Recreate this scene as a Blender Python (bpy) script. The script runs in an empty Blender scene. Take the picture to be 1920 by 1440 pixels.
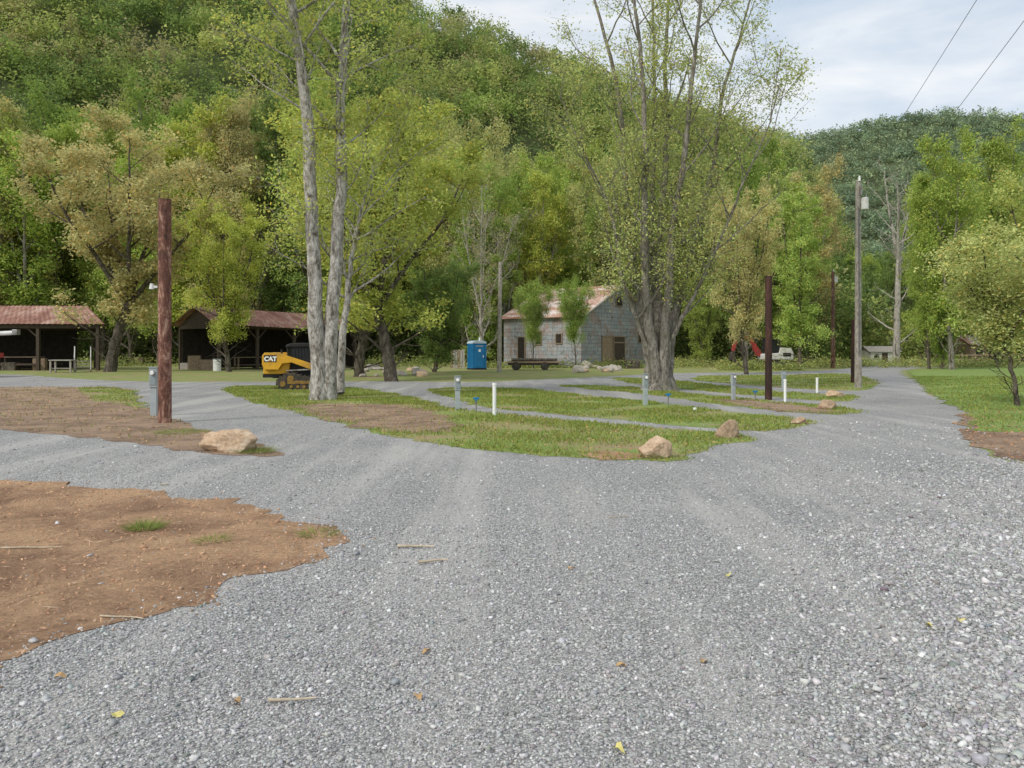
import bpy, bmesh, math, random
import numpy as np
from mathutils import Vector, Matrix, noise
from mathutils.geometry import tessellate_polygon
random.seed(5)
SC=bpy.context.scene; COL=SC.collection
F=1443.0; HY=655.0; CH=1.6
def G(px,py):
    Y=CH*F/(py-HY); return ((px-960)/F*Y, Y)
def P(px,py,Y): return Vector(((px-960)/F*Y, Y, CH+(HY-py)/F*Y))
PI=math.pi
# ---------------------------------------------------------------- materials
def newmat(name):
    m=bpy.data.materials.new(name); m.use_nodes=True
    nt=m.node_tree; b=nt.nodes['Principled BSDF']; b.inputs['Roughness'].default_value=.8
    b.inputs['Specular IOR Level'].default_value=.25
    return m,nt,b
def nd(nt,t,**k):
    n=nt.nodes.new(t)
    for a,v in k.items():
        if a in n.inputs.keys(): n.inputs[a].default_value=v
        else: setattr(n,a,v)
    return n
def ramp(nt,src,stops):
    r=nt.nodes.new('ShaderNodeValToRGB'); e=r.color_ramp.elements
    while len(e)<len(stops): e.new(.5)
    for i,(p,c) in enumerate(stops):
        e[i].position=p; e[i].color=(c[0],c[1],c[2],1) if not isinstance(c,(int,float)) else (c,c,c,1)
    nt.links.new(src,r.inputs[0]); return r.outputs[0]
def coords(nt,scale=(1,1,1),kind='Object',rot=(0,0,0)):
    t=nt.nodes.new('ShaderNodeTexCoord'); m=nt.nodes.new('ShaderNodeMapping'); m.inputs['Scale'].default_value=scale; m.inputs['Rotation'].default_value=rot
    nt.links.new(t.outputs[kind],m.inputs[0]); return m.outputs[0]
def noi(nt,co,scale,detail=6,rough=.6,dist=0):
    n=nd(nt,'ShaderNodeTexNoise'); n.inputs['Scale'].default_value=scale; n.inputs['Detail'].default_value=detail
    n.inputs['Roughness'].default_value=rough; n.inputs['Distortion'].default_value=dist
    nt.links.new(co,n.inputs['Vector']); return n.outputs['Fac']
def mixc(nt,f,a,b,mode='MIX'):
    m=nt.nodes.new('ShaderNodeMix'); m.data_type='RGBA'; m.blend_type=mode
    for s,v in ((0,f),(6,a),(7,b)):
        if hasattr(v,'is_linked'): nt.links.new(v,m.inputs[s])
        elif isinstance(v,(int,float)): m.inputs[s].default_value=v
        else: m.inputs[s].default_value=(v[0],v[1],v[2],1)
    return m.outputs[2]
def bump(nt,b,h,st,dist=.02):
    n=nt.nodes.new('ShaderNodeBump'); n.inputs['Strength'].default_value=st; n.inputs['Distance'].default_value=dist
    nt.links.new(h,n.inputs['Height']); nt.links.new(n.outputs[0],b.inputs['Normal'])
def simple(name,c,rough=.7,metal=0,var=.25,scale=6,dirt=None):
    m,nt,b=newmat(name); co=coords(nt)
    n=noi(nt,co,scale)
    col=ramp(nt,n,[(.3,[x*(1-var) for x in c]),(.7,[min(1,x*(1+var)) for x in c])])
    if dirt:
        n2=noi(nt,co,scale*.6,8,.7); f=ramp(nt,n2,[(.48,0),(.68,1)]); col=mixc(nt,f,col,dirt)
    nt.links.new(col,b.inputs['Base Color']); b.inputs['Roughness'].default_value=rough; b.inputs['Metallic'].default_value=metal
    return m
M={}
def gravel_mat():
    m,nt,b=newmat('gravel'); co=coords(nt)
    v=nd(nt,'ShaderNodeTexVoronoi'); v.inputs['Scale'].default_value=72; nt.links.new(co,v.inputs['Vector'])
    s=nt.nodes.new('ShaderNodeSeparateColor'); nt.links.new(v.outputs['Color'],s.inputs[0])
    c=ramp(nt,s.outputs[0],[(0,(.20,.198,.196)),(.35,(.32,.32,.318)),(.75,(.44,.44,.435)),(1,(.62,.615,.605))])
    d=ramp(nt,v.outputs['Distance'],[(0,1),(.55,.82),(.9,.4)])
    c=mixc(nt,1.0,c,d,'MULTIPLY')
    n=noi(nt,co,.35,5,.6,.6); c2=ramp(nt,n,[(.3,(.86,.865,.875)),(.7,(1.18,1.165,1.14))])
    c=mixc(nt,1.0,c,c2,'MULTIPLY')
    n3=noi(nt,coords(nt,(1.1,.09,1),'Object',(0,0,.42)),1.1,4,.6); f=ramp(nt,n3,[(.50,0),(.64,.6)])
    c=mixc(nt,f,c,(.46,.445,.42))
    nt.links.new(c,b.inputs['Base Color']); b.inputs['Roughness'].default_value=.9
    inv=nd(nt,'ShaderNodeMath',operation='SUBTRACT'); inv.inputs[0].default_value=1; nt.links.new(v.outputs['Distance'],inv.inputs[1])
    bump(nt,b,inv.outputs[0],.6,.013); return m
M['gravel']=gravel_mat()
def attr_mat(name,rough=.9):
    m,nt,b=newmat(name); a=nt.nodes.new('ShaderNodeAttribute'); a.attribute_name='lc'
    co=coords(nt); n=noi(nt,co,120,2); r=ramp(nt,n,[(.3,.82),(.7,1.15)])
    c=mixc(nt,1.0,a.outputs['Color'],r,'MULTIPLY'); nt.links.new(c,b.inputs['Base Color']); b.inputs['Roughness'].default_value=rough
    return m
M['stones']=attr_mat('stones')
def grass_mat(name,litter,green=1.0,bare=.62,yel=1.0):
    m,nt,b=newmat(name); co=coords(nt); g=green
    n=noi(nt,co,1.4,8,.7); c=ramp(nt,n,[(.25,(.17*g*yel,.22*g,.055)),(.5,(.26*g*yel,.30*g,.085)),(.75,(.37*g*yel,.38*g,.14))])
    n2=noi(nt,co,38,4,.7); c=mixc(nt,1.0,c,ramp(nt,n2,[(.25,.5),(.75,1.4)]),'MULTIPLY')
    n3=noi(nt,co,.45,9,.75,.5); f=ramp(nt,n3,[(bare-.12,0),(bare+.03,.85)])
    c=mixc(nt,f,c,mixc(nt,noi(nt,co,9,6,.7),(.24,.165,.10),(.46,.34,.22)))
    n4=noi(nt,co,14,3,.8); f2=ramp(nt,n4,[(.60-litter*.12,0),(.66-litter*.12,.8)])
    c=mixc(nt,f2,c,(.38,.26,.14))
    nt.links.new(c,b.inputs['Base Color']); b.inputs['Roughness'].default_value=1; bump(nt,b,n2,.8,.03); return m
M['lawn']=grass_mat('lawn',.45,1.0,.59,.88)
M['island']=grass_mat('island',.05,1.08,.57,.86)
M['lawn_bright']=grass_mat('lawn_bright',-.2,1.05,.8,.82)
def dirt_mat(name,a,b_,chips):
    m,nt,b=newmat(name); co=coords(nt)
    n=noi(nt,co,1.0,10,.72,.5); c=ramp(nt,n,[(.30,[x*.55 for x in a]),(.44,a),(.58,b_)])
    n2=noi(nt,co,30,6,.75); c=mixc(nt,1.0,c,ramp(nt,n2,[(.25,.65),(.75,1.35)]),'MULTIPLY')
    v=nd(nt,'ShaderNodeTexVoronoi'); v.inputs['Scale'].default_value=26; nt.links.new(coords(nt,(1,.5,1)),v.inputs['Vector'])
    f=ramp(nt,v.outputs['Distance'],[(.05,chips),(.10,0)]); c=mixc(nt,f,c,(.5,.38,.26))
    nt.links.new(c,b.inputs['Base Color']); b.inputs['Roughness'].default_value=1
    n5=noi(nt,co,5,8,.7); ad=nd(nt,'ShaderNodeMath',operation='ADD'); nt.links.new(n5,ad.inputs[0]); nt.links.new(n2,ad.inputs[1]); bump(nt,b,ad.outputs[0],1,.07); return m
M['dirt']=dirt_mat('dirt',(.45,.275,.17),(.70,.45,.27),.7)
M['dirt_brown']=dirt_mat('dirt_brown',(.34,.235,.165),(.50,.355,.25),.8)
M['hill']=simple('hill_soil',(.06,.075,.03),1,0,.5,.1)
def leaf_mat():
    m=bpy.data.materials.new('leaves'); m.use_nodes=True; nt=m.node_tree; nt.nodes.clear()
    a=nt.nodes.new('ShaderNodeAttribute'); a.attribute_name='lc'; oi=nt.nodes.new('ShaderNodeObjectInfo')
    c=mixc(nt,1.0,a.outputs['Color'],oi.outputs['Color'],'MULTIPLY')
    d=nt.nodes.new('ShaderNodeBsdfDiffuse')
    t=nt.nodes.new('ShaderNodeBsdfTranslucent'); mx=nt.nodes.new('ShaderNodeMixShader'); mx.inputs[0].default_value=.4
    nt.links.new(c,d.inputs['Color']); nt.links.new(c,t.inputs['Color'])
    nt.links.new(d.outputs[0],mx.inputs[1]); nt.links.new(t.outputs[0],mx.inputs[2])
    o=nt.nodes.new('ShaderNodeOutputMaterial'); nt.links.new(mx.outputs[0],o.inputs[0]); return m
M['leaf']=leaf_mat()
def bark(name,dark,mid,light,p=.5,moss=0):
    m,nt,b=newmat(name); co=coords(nt,(3.6,3.6,1.5)); n=noi(nt,co,1.9,9,.78,.6)
    c=ramp(nt,n,[(p-.10,dark),(p-.01,mid),(p+.10,light)])
    n2=noi(nt,coords(nt,(1,1,.3)),24,5,.75); c=mixc(nt,1.0,c,ramp(nt,n2,[(.3,.55),(.7,1.35)]),'MULTIPLY')
    if moss:
        f=ramp(nt,noi(nt,coords(nt),1.6,5,.6),[(.5,0),(.62,moss)]); c=mixc(nt,f,c,(.19,.19,.12))
    nt.links.new(c,b.inputs['Base Color']); b.inputs['Roughness'].default_value=.95; bump(nt,b,n2,1,.06); return m
M['bark_pale']=bark('bark_pale',(.12,.105,.085),(.34,.315,.275),(.62,.60,.56),.48)
M['bark_grey']=bark('bark_grey',(.11,.095,.08),(.23,.205,.175),(.38,.355,.315),.49,.4)
M['bark_dark']=bark('bark_dark',(.05,.042,.033),(.11,.093,.07),(.20,.175,.14),.5)
M['bark_white']=bark('bark_white',(.22,.20,.165),(.36,.335,.285),(.48,.45,.40),.48)
M['pole_wood']=bark('pole_wood',(.22,.195,.165),(.36,.325,.28),(.48,.445,.395),.48)
def rust_mat(name,base,rustc,pale,p=.5,sc=3,stretch=(1,1,1)):
    m,nt,b=newmat(name); co=coords(nt,stretch); n=noi(nt,co,sc,10,.78,.5)
    c=ramp(nt,n,[(p-.13,base),(p,rustc),(p+.11,pale)])
    n2=noi(nt,coords(nt),30,5,.7); c=mixc(nt,1.0,c,ramp(nt,n2,[(.3,.65),(.7,1.3)]),'MULTIPLY')
    nt.links.new(c,b.inputs['Base Color']); b.inputs['Roughness'].default_value=.8; bump(nt,b,n2,.3,.01); return m
M['rust_post']=rust_mat('rust_post',(.055,.032,.026),(.17,.075,.052),(.44,.28,.21),.50,6,(1,1,.4))
M['rust_dark']=rust_mat('rust_dark',(.035,.022,.018),(.075,.036,.028),(.14,.08,.055),.55,3,(1,1,.35))
M['rust_roof']=rust_mat('rust_roof',(.17,.08,.06),(.30,.155,.115),(.46,.32,.26),.5,.9,(1,.3,1))
M['barn_roof']=rust_mat('barn_roof',(.34,.15,.10),(.50,.33,.26),(.78,.74,.70),.50,1.0,(.9,.35,1))
def barn_wall():
    m,nt,b=newmat('weathered_board'); t=nt.nodes.new('ShaderNodeTexCoord'); s=nt.nodes.new('ShaderNodeSeparateXYZ'); nt.links.new(t.outputs['Object'],s.inputs[0])
    ad=nd(nt,'ShaderNodeMath',operation='ADD'); nt.links.new(s.outputs[0],ad.inputs[0]); nt.links.new(s.outputs[1],ad.inputs[1])
    cb=nt.nodes.new('ShaderNodeCombineXYZ'); nt.links.new(ad.outputs[0],cb.inputs[0]); nt.links.new(s.outputs[2],cb.inputs[1])
    br=nt.nodes.new('ShaderNodeTexBrick'); nt.links.new(cb.outputs[0],br.inputs['Vector']); br.inputs['Scale'].default_value=1
    br.inputs['Brick Width'].default_value=1.1; br.inputs['Row Height'].default_value=.36; br.inputs['Mortar Size'].default_value=.018
    br.inputs['Color1'].default_value=(.27,.295,.31,1); br.inputs['Color2'].default_value=(.36,.385,.40,1); br.inputs['Mortar'].default_value=(.15,.15,.15,1)
    n=noi(nt,cb.outputs[0],.7,9,.8,.8); f=ramp(nt,n,[(.49,0),(.58,.7)])
    c=mixc(nt,f,br.outputs['Color'],(.34,.22,.175))
    n6=noi(nt,cb.outputs[0],1.1,8,.75,.3); c=mixc(nt,ramp(nt,n6,[(.56,0),(.62,.8)]),c,(.13,.12,.115))
    st=nt.nodes.new('ShaderNodeMapping'); st.inputs['Scale'].default_value=(4,.5,1); nt.links.new(cb.outputs[0],st.inputs[0])
    n2=noi(nt,st.outputs[0],2,7,.8); c=mixc(nt,1.0,c,ramp(nt,n2,[(.25,.5),(.75,1.45)]),'MULTIPLY')
    nt.links.new(c,b.inputs['Base Color']); b.inputs['Roughness'].default_value=.95; bump(nt,b,br.outputs['Fac'],-.4,.02); return m
M['barn']=barn_wall()
def rock_mat(name,a,b_,c_):
    m,nt,b=newmat(name); co=coords(nt); n=noi(nt,co,3.2,9,.7,.4); c=ramp(nt,n,[(.3,a),(.5,b_),(.7,c_)])
    n2=noi(nt,co,22,6,.7); c=mixc(nt,1.0,c,ramp(nt,n2,[(.3,.72),(.7,1.2)]),'MULTIPLY')
    nt.links.new(c,b.inputs['Base Color']); b.inputs['Roughness'].default_value=.9; bump(nt,b,n2,.8,.04); return m
M['rock']=rock_mat('sandstone',(.38,.24,.14),(.60,.44,.30),(.72,.61,.47))
M['rock_brown']=rock_mat('brown_stone',(.24,.16,.11),(.47,.34,.23),(.64,.51,.38))
M['rock_pale']=rock_mat('pale_stone',(.30,.26,.22),(.50,.45,.39),(.66,.62,.56))
M['yellow']=simple('yellow_paint',(.66,.36,.03),.45,0,.12,3,(.36,.22,.07))
M['yellow_dirty']=simple('dirty_yellow',(.28,.17,.04),.8,0,.3,8,(.12,.08,.05))
M['black']=simple('black_paint',(.022,.022,.024),.6,0,.3,5)
M['rubber']=simple('rubber',(.045,.042,.038),.85,0,.3,9,(.16,.12,.08))
M['glass']=simple('dark_glass',(.02,.023,.025),.25,0,.1,2)
M['steel']=simple('steel',(.30,.30,.29),.45,.6,.2,6,(.15,.10,.07))
M['red']=simple('red_paint',(.36,.045,.04),.6,0,.15,4,(.22,.07,.06))
M['white']=simple('white_paint',(.66,.66,.64),.5,0,.08,4,(.46,.43,.38))
M['pvc']=simple('white_plastic',(.80,.81,.80),.4,0,.05,5)
M['ped']=simple('pedestal_grey',(.36,.41,.42),.5,0,.1,5,(.29,.29,.27))
M['lid']=simple('pedestal_lid',(.26,.31,.32),.5,0,.1,5)
M['blue']=simple('blue_plastic',(.018,.17,.37),.45,0,.12,3)
M['bluetop']=simple('pale_blue',(.42,.52,.60),.5,0,.1,3)
M['darkwood']=simple('dark_timber',(.075,.058,.044),.9,0,.4,8)
M['wood']=simple('old_timber',(.29,.22,.15),.9,0,.35,8)
M['greywood']=simple('grey_timber',(.36,.335,.30),.9,0,.3,8)
M['shade']=simple('interior_shade',(.035,.03,.024),.95,0,.4,3)  # near-black colour stands in for shade inside sheds and barn openings
M['leafdry']=simple('dry_leaf',(.45,.30,.15),.8,0,.3,20)
M['leafyellow']=simple('yellow_leaf',(.60,.54,.20),.8,0,.2,20)
M['wire']=simple('cable_grey',(.12,.125,.13),.6,0,.1,5)
M['stick']=simple('bare_stick',(.50,.42,.31),.9,0,.3,14)
# ---------------------------------------------------------------- mesh helpers
def np_mesh(name,V,Fc,mat,parent=None,col=None,smooth=False,loc=None):
    me=bpy.data.meshes.new(name); n=len(V); m,k=Fc.shape
    me.vertices.add(n); me.vertices.foreach_set('co',np.ascontiguousarray(V,dtype=np.float32).ravel())
    me.loops.add(m*k); me.loops.foreach_set('vertex_index',np.ascontiguousarray(Fc,dtype=np.int32).ravel())
    me.polygons.add(m); me.polygons.foreach_set('loop_start',np.arange(0,m*k,k,dtype=np.int32))
    me.update(calc_edges=True)
    if smooth: me.polygons.foreach_set('use_smooth',np.ones(m,dtype=bool))
    if col is not None:
        a=me.color_attributes.new('lc','FLOAT_COLOR','POINT'); c=np.ones((n,4),dtype=np.float32); c[:,:3]=col; a.data.foreach_set('color',c.ravel())
    me.materials.append(mat); o=bpy.data.objects.new(name,me); COL.objects.link(o)
    if parent: o.parent=parent
    if loc is not None: o.location=loc
    return o
class MB:
    def __init__(s): s.v=[]; s.f=[]
    def add(s,vs,fs):
        b=len(s.v); s.v+= [tuple(v) for v in vs]; s.f+=[tuple(b+i for i in f) for f in fs]; return s
    def box(s,c,d,R=None):
        vs=[Vector((x*d[0]/2,y*d[1]/2,z*d[2]/2)) for x in(-1,1) for y in(-1,1) for z in(-1,1)]
        if R: vs=[R@v for v in vs]
        return s.add([v+Vector(c) for v in vs],[(0,1,3,2),(4,6,7,5),(0,4,5,1),(2,3,7,6),(0,2,6,4),(1,5,7,3)])
    def cyl(s,p0,p1,r0,r1=None,n=12):
        r1=r0 if r1 is None else r1; p0=Vector(p0); p1=Vector(p1); t=(p1-p0).normalized()
        u=t.cross(Vector((0,0,1)) if abs(t.z)<.9 else Vector((1,0,0))).normalized(); w=t.cross(u)
        vs=[]
        for p,r in((p0,r0),(p1,r1)):
            vs+=[p+(u*math.cos(2*PI*i/n)+w*math.sin(2*PI*i/n))*r for i in range(n)]
        fs=[(i,(i+1)%n,n+(i+1)%n,n+i) for i in range(n)]+[tuple(range(n-1,-1,-1)),tuple(range(n,2*n))]
        return s.add(vs,fs)
    def prism(s,poly,y0,y1):
        n=len(poly); vs=[(x,y0,z) for x,z in poly]+[(x,y1,z) for x,z in poly]
        return s.add(vs,[(i,(i+1)%n,n+(i+1)%n,n+i) for i in range(n)]+[tuple(range(n-1,-1,-1)),tuple(range(n,2*n))])
    def build(s,name,mat,parent=None,bevel=0,smooth=False):
        me=bpy.data.meshes.new(name); me.from_pydata(s.v,[],s.f); me.materials.append(mat); me.update()
        if smooth: me.polygons.foreach_set('use_smooth',[True]*len(me.polygons))
        o=bpy.data.objects.new(name,me); COL.objects.link(o)
        if parent: o.parent=parent
        if bevel:
            b=o.modifiers.new('bevel','BEVEL'); b.width=bevel; b.segments=2; b.limit_method='ANGLE'
        return o
def tag(o,label=None,cat=None,group=None,kind=None):
    if label: o['label']=label
    if cat: o['category']=cat
    if group: o['group']=group
    if kind: o['kind']=kind
    return o
def thing(name,label,cat,loc=(0,0,0),rz=0,group=None):
    o=bpy.data.objects.new(name,None); COL.objects.link(o); o.location=loc; o.rotation_euler=(0,0,rz); o.empty_display_size=.3
    return tag(o,label,cat,group)
def dup(root,loc,rz=0,label=None,group=None,scale=None):
    r=root.copy(); COL.objects.link(r); r.location=loc; r.rotation_euler=(0,0,rz)
    if scale is not None: r.scale=scale
    if label: r['label']=label
    if group: r['group']=group
    for ch in list(root.children):
        c=ch.copy(); COL.objects.link(c); c.parent=r
        for g in ch.children:
            d=g.copy(); COL.objects.link(d); d.parent=c
    return r
# ---------------------------------------------------------------- ground sheets
def smooth_poly(pts,wob=1.0):
    n=len(pts); out=[]
    for i in range(n):
        p0,p1,p2,p3=[np.array(pts[(i+k-1)%n],float) for k in range(4)]
        L=np.linalg.norm(p2-p1); Y=max(2,(p1[1]+p2[1])/2); step=.04+.010*Y; k=max(1,min(90,int(L/step)))
        for j in range(k):
            t=j/k; q=.5*((2*p1)+(-p0+p2)*t+(2*p0-5*p1+4*p2-p3)*t*t+(-p0+3*p1-3*p2+p3)*t**3)
            lin=p1+(p2-p1)*t
            if L>14: q=lin
            a=(.05+.004*Y)*wob
            dx=noise.noise(Vector((q[0]*1.3,q[1]*1.3,3)))+.6*noise.noise(Vector((q[0]*5,q[1]*5,9)))
            dy=noise.noise(Vector((q[0]*1.3,q[1]*1.3,13)))+.6*noise.noise(Vector((q[0]*5,q[1]*5,19)))
            out.append((q[0]+dx*a*2,q[1]+dy*a*2))
    return out
def sheet(name,pts,z,mat,wob=1.0):
    sp=smooth_poly(pts,wob)
    tris=tessellate_polygon([[Vector((x,y,0)) for x,y in sp]])
    me=bpy.data.meshes.new(name); me.from_pydata([(x,y,z) for x,y in sp],[],[tuple(t) for t in tris])
    bm=bmesh.new(); bm.from_mesh(me); bmesh.ops.recalc_face_normals(bm,faces=bm.faces)
    for f in bm.faces:
        if f.normal.z<0: f.normal_flip()
    bm.to_mesh(me); bm.free(); me.materials.append(mat)
    o=bpy.data.objects.new(name,me); COL.objects.link(o); tag(o,kind='structure'); return np.array(sp)
def inside(poly,x,y):
    r=np.zeros(len(x),bool); n=len(poly)
    x0,y0=poly[:,0],poly[:,1]; x1,y1=np.roll(x0,-1),np.roll(y0,-1)
    for i in range(n):
        if y0[i]==y1[i]: continue
        c=((y0[i]>y)!=(y1[i]>y))&(x<(x1[i]-x0[i])*(y-y0[i])/(y1[i]-y0[i])+x0[i]); r^=c
    return r
GG=lambda L:[G(*p) for p in L]
me=MB().add([(-3000,-200,0),(3000,-200,0),(3000,4000,0),(-3000,4000,0)],[(0,1,2,3)]).build('ground',M['lawn']); tag(me,kind='structure')
gravel=[(-16,-8),(-20,12)]+GG([(-500,735),(-400,702),(0,702),(120,709),(250,715),(480,716),(700,715),(900,716),(1000,712),(1120,707),(1200,703),(1300,699),(1450,698),(1560,693),(1600,689),(1640,684),(1760,681),(1880,673.5),(2000,671),(2000,677),(1880,679),(1790,687),(1710,692),(1690,699),(1715,713),(1745,742),(1812,770),(1800,790),(1812,830),(1920,872),(2100,905)])+[(11,4),(11,-8)]
gravel_p=sheet('gravel_road',gravel,.004,M['gravel'])
A=GG([(425,727),(480,724),(640,726),(720,735),(790,750),(850,766),(960,778),(1100,791),(1230,802),(1350,812),(1402,824),(1320,845),(1262,864),(1180,864),(1060,857),(950,848),(850,838),(760,824),(690,808),(640,796),(560,776),(480,756),(430,738)])
B=GG([(810,730),(960,728),(1080,740),(1200,752),(1330,768),(1450,780),(1520,790),(1510,797),(1440,808),(1330,803),(1200,791),(1050,778),(920,764),(850,748)])
C=GG([(1050,722),(1180,726),(1300,738),(1420,750),(1590,766),(1592,777),(1480,773),(1340,757),(1200,738),(1080,728)])
D=GG([(1150,709),(1260,713),(1400,729),(1520,738),(1600,741),(1600,750),(1540,752),(1420,742),(1300,732),(1200,721)])
E=GG([(1330,705),(1480,703),(1580,701),(1640,712),(1645,722),(1600,733),(1480,728),(1400,722),(1300,712)])
Fp=GG([(-300,722),(0,726),(220,726),(250,742),(300,775),(370,803),(480,833),(520,855),(440,853),(300,841),(200,826),(70,812),(-100,800),(-300,790)])
Gp=GG([(-500,890),(-100,898),(0,900),(120,905),(250,918),(350,930),(440,943),(520,962),(525,983),(600,988),(672,1015),(600,1042),(500,1072),(410,1102),(400,1125),(300,1160),(180,1188),(80,1212),(0,1245),(-300,1330)])
H=GG([(1812,772),(1900,768),(2100,772),(2300,800),(2200,880),(1990,872),(1920,864),(1812,830),(1803,795)])
islands=[sheet('grass_island',p,.008,M['island']) for p in (A,B,C,D,E)]
fp=sheet('dirt_patch',Fp,.008,M['dirt_brown'],1.3); gp=sheet('dirt_patch',Gp,.008,M['dirt'],2.0)
hp=sheet('dirt_verge',H,.008,M['dirt_brown'],1.5)
right_lawn=GG([(1700,696),(1790,690),(1900,682),(2100,680),(2500,720),(2500,800),(1930,812),(1830,800),(1818,772),(1752,743),(1722,713)])
rl=sheet('lawn_right',right_lawn,.012,M['lawn_bright'],1.0)
dA=sheet('bare_soil',GG([(545,764),(640,757),(760,763),(830,780),(850,800),(800,812),(700,806),(620,790)]),.012,M['dirt_brown'],2.2)
dC=sheet('bare_soil',GG([(1330,749),(1420,752),(1540,765),(1560,774),(1480,771),(1380,760)]),.012,M['dirt_brown'],2)
dB=sheet('bare_soil',GG([(1090,846),(1180,850),(1230,858),(1190,863),(1110,859)]),.012,M['dirt'],1.8)
gF=sheet('grass_patch',GG([(150,727),(222,727),(262,748),(280,765),(215,758),(165,742)]),.012,M['island'],2)
# ---------------------------------------------------------------- stones
rng=np.random.default_rng(3)
def stones(name,x,y,s,label,flat=.6,z0=.004,tone=None,mu=-.86,sg=.25):
    n=len(x); base=np.array([(a,b,c) for a in(-1,1) for b in(-1,1) for c in(-1,1)],float)
    V=base[None]*rng.uniform(.35,1.1,(n,8,3)); V*=(rng.uniform(.55,1.1,(n,1,3))*np.array([1,.85,flat])); V*=s[:,None,None]*.5
    a=rng.uniform(0,2*PI,n); tl=rng.normal(0,.4,n); ca,sa,ct,st=np.cos(a),np.sin(a),np.cos(tl),np.sin(tl)
    X=V[...,0]*ct[:,None]-V[...,2]*st[:,None]; Z=V[...,0]*st[:,None]+V[...,2]*ct[:,None]; Yy=V[...,1]
    V=np.stack([X*ca[:,None]-Yy*sa[:,None]+x[:,None],X*sa[:,None]+Yy*ca[:,None]+y[:,None],Z+z0+s[:,None]*.10],-1)
    fc=np.array([(0,1,3,2),(4,6,7,5),(0,4,5,1),(2,3,7,6),(0,2,6,4),(1,5,7,3)])
    Fc=(fc[None]+8*np.arange(n)[:,None,None]).reshape(-1,4)
    g=np.clip(rng.lognormal(mu,sg,n),.15,.75)[:,None]*np.array([1.0,1.0,.995])+rng.normal(0,.012,(n,3))
    if tone is not None: g=g*tone
    o=np_mesh(name,V.reshape(-1,3),Fc,M['stones'],col=np.repeat(np.clip(g,.03,.9),8,0)); tag(o,label,'gravel',kind='stuff'); return o
xs=[];ys=[];ss=[]
for (y0,y1,den,sz) in ((2.2,4.2,4300,.0118),(4.2,7,2300,.0128),(7,11,380,.015),(11,17,50,.02)):
    w=.72*y1+.5; n=int(den*2*w*(y1-y0)); x=rng.uniform(-w,w,n); y=rng.uniform(y0,y1,n)
    k=(abs(x)<.72*y+.4); x,y=x[k],y[k]
    big=np.clip((x-.30*y)/(.35*y),0,1)
    s=rng.lognormal(math.log(sz),.42,len(x))*(1+.8*big)
    xs.append(x);ys.append(y);ss.append(s)
n=7000; y=rng.uniform(2.5,12,n); x=y*rng.uniform(.46,.72,n); k=rng.random(n)<np.clip((x/y-.44)/.18,0,1); xs.append(x[k]);ys.append(y[k]);ss.append(rng.lognormal(math.log(.024),.3,k.sum()))
x=np.concatenate(xs);y=np.concatenate(ys);s=np.concatenate(ss)
jx,jy=x+rng.normal(0,.16,len(x)),y+rng.normal(0,.16,len(x))
bad=inside(gp,jx,jy)|inside(islands[0],jx,jy)|inside(fp,jx,jy)|inside(hp,jx,jy)
keep=~bad|(rng.random(len(x))<.012)
stones('gravel_stones',x[keep],y[keep],s[keep],'loose crushed grey gravel covering the road in the foreground')
n=17000; x=rng.uniform(-9,0,n); y=rng.uniform(3.5,10.5,n); k=inside(gp,x+rng.normal(0,.16,n),y+rng.normal(0,.16,n)); x,y=x[k],y[k]
o=stones('soil_clods',x,y,rng.lognormal(math.log(.012),.5,len(x)),'crumbs of red brown soil on the near bare patch',.6,.006,np.array([1.15,.73,.46])); o['category']='soil'
# ---------------------------------------------------------------- leaves
def leafquads(r,C,s,val,warm,upb=.6,asp=.55):
    n=len(C); nr=r.normal(size=(n,3))+np.array([0,0,upb]); nr/=np.linalg.norm(nr,axis=1)[:,None]
    a=np.cross(nr,r.normal(size=(n,3))); a/=np.linalg.norm(a,axis=1)[:,None]+1e-9; b=np.cross(nr,a)
    s=s[:,None]
    V=np.stack([C-a*s,C+b*s*asp,C+a*s,C-b*s*asp],1).reshape(-1,3)
    col=val[:,None]*np.stack([1+warm,np.ones(n),1-.4*warm],1)
    return V,np.arange(4*n).reshape(-1,4),np.repeat(col,4,0)
def litter(name,poly,n,ymax,label,colr,z=.014,sz=.03,asp=.55):
    lo=poly.min(0);hi=poly.max(0); hi[1]=min(hi[1],ymax); lo[0]=max(lo[0],-hi[1]*.8); hi[0]=min(hi[0],hi[1]*.8)
    x=rng.uniform(lo[0],hi[0],n*3);y=lo[1]+(hi[1]-lo[1])*rng.random(n*3)**1.2;k=inside(poly,x,y);x,y=x[k][:n],y[k][:n];m=len(x)
    V,Fc,c=leafquads(rng,np.stack([x,y,z+rng.uniform(0,.012,m)],1),rng.uniform(.5,1.3,m)*sz,rng.uniform(.6,1.4,m),rng.uniform(-.1,.3,m),3.0,asp)
    o=np_mesh(name,V,Fc,M['leaf'],col=c*np.array(colr)); return tag(o,label,'fallen leaves',kind='stuff')
litter('fallen_leaves',gp,2200,12,'small dry leaves and chips strewn over the near red soil',(.52,.38,.26),.014,.015)
o=litter('straw',gp,900,12,'thin pale straw and twig bits on the near red soil',(.62,.50,.36),.016,.05,.05); o['category']='straw'
litter('fallen_leaves',fp,3500,40,'dry leaves strewn over the dirt under the rusty post',(.52,.38,.24))
litter('fallen_leaves',islands[0],4000,40,'dry leaves strewn over the nearest grass island',(.50,.38,.22))
litter('fallen_leaves',hp,2500,30,'brown leaves on the verge at the right edge',(.50,.33,.21),.018,.03)
litter('fallen_leaves',rl,1500,40,'few dry leaves on the right lawn',(.45,.34,.18),.05,.03)
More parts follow.
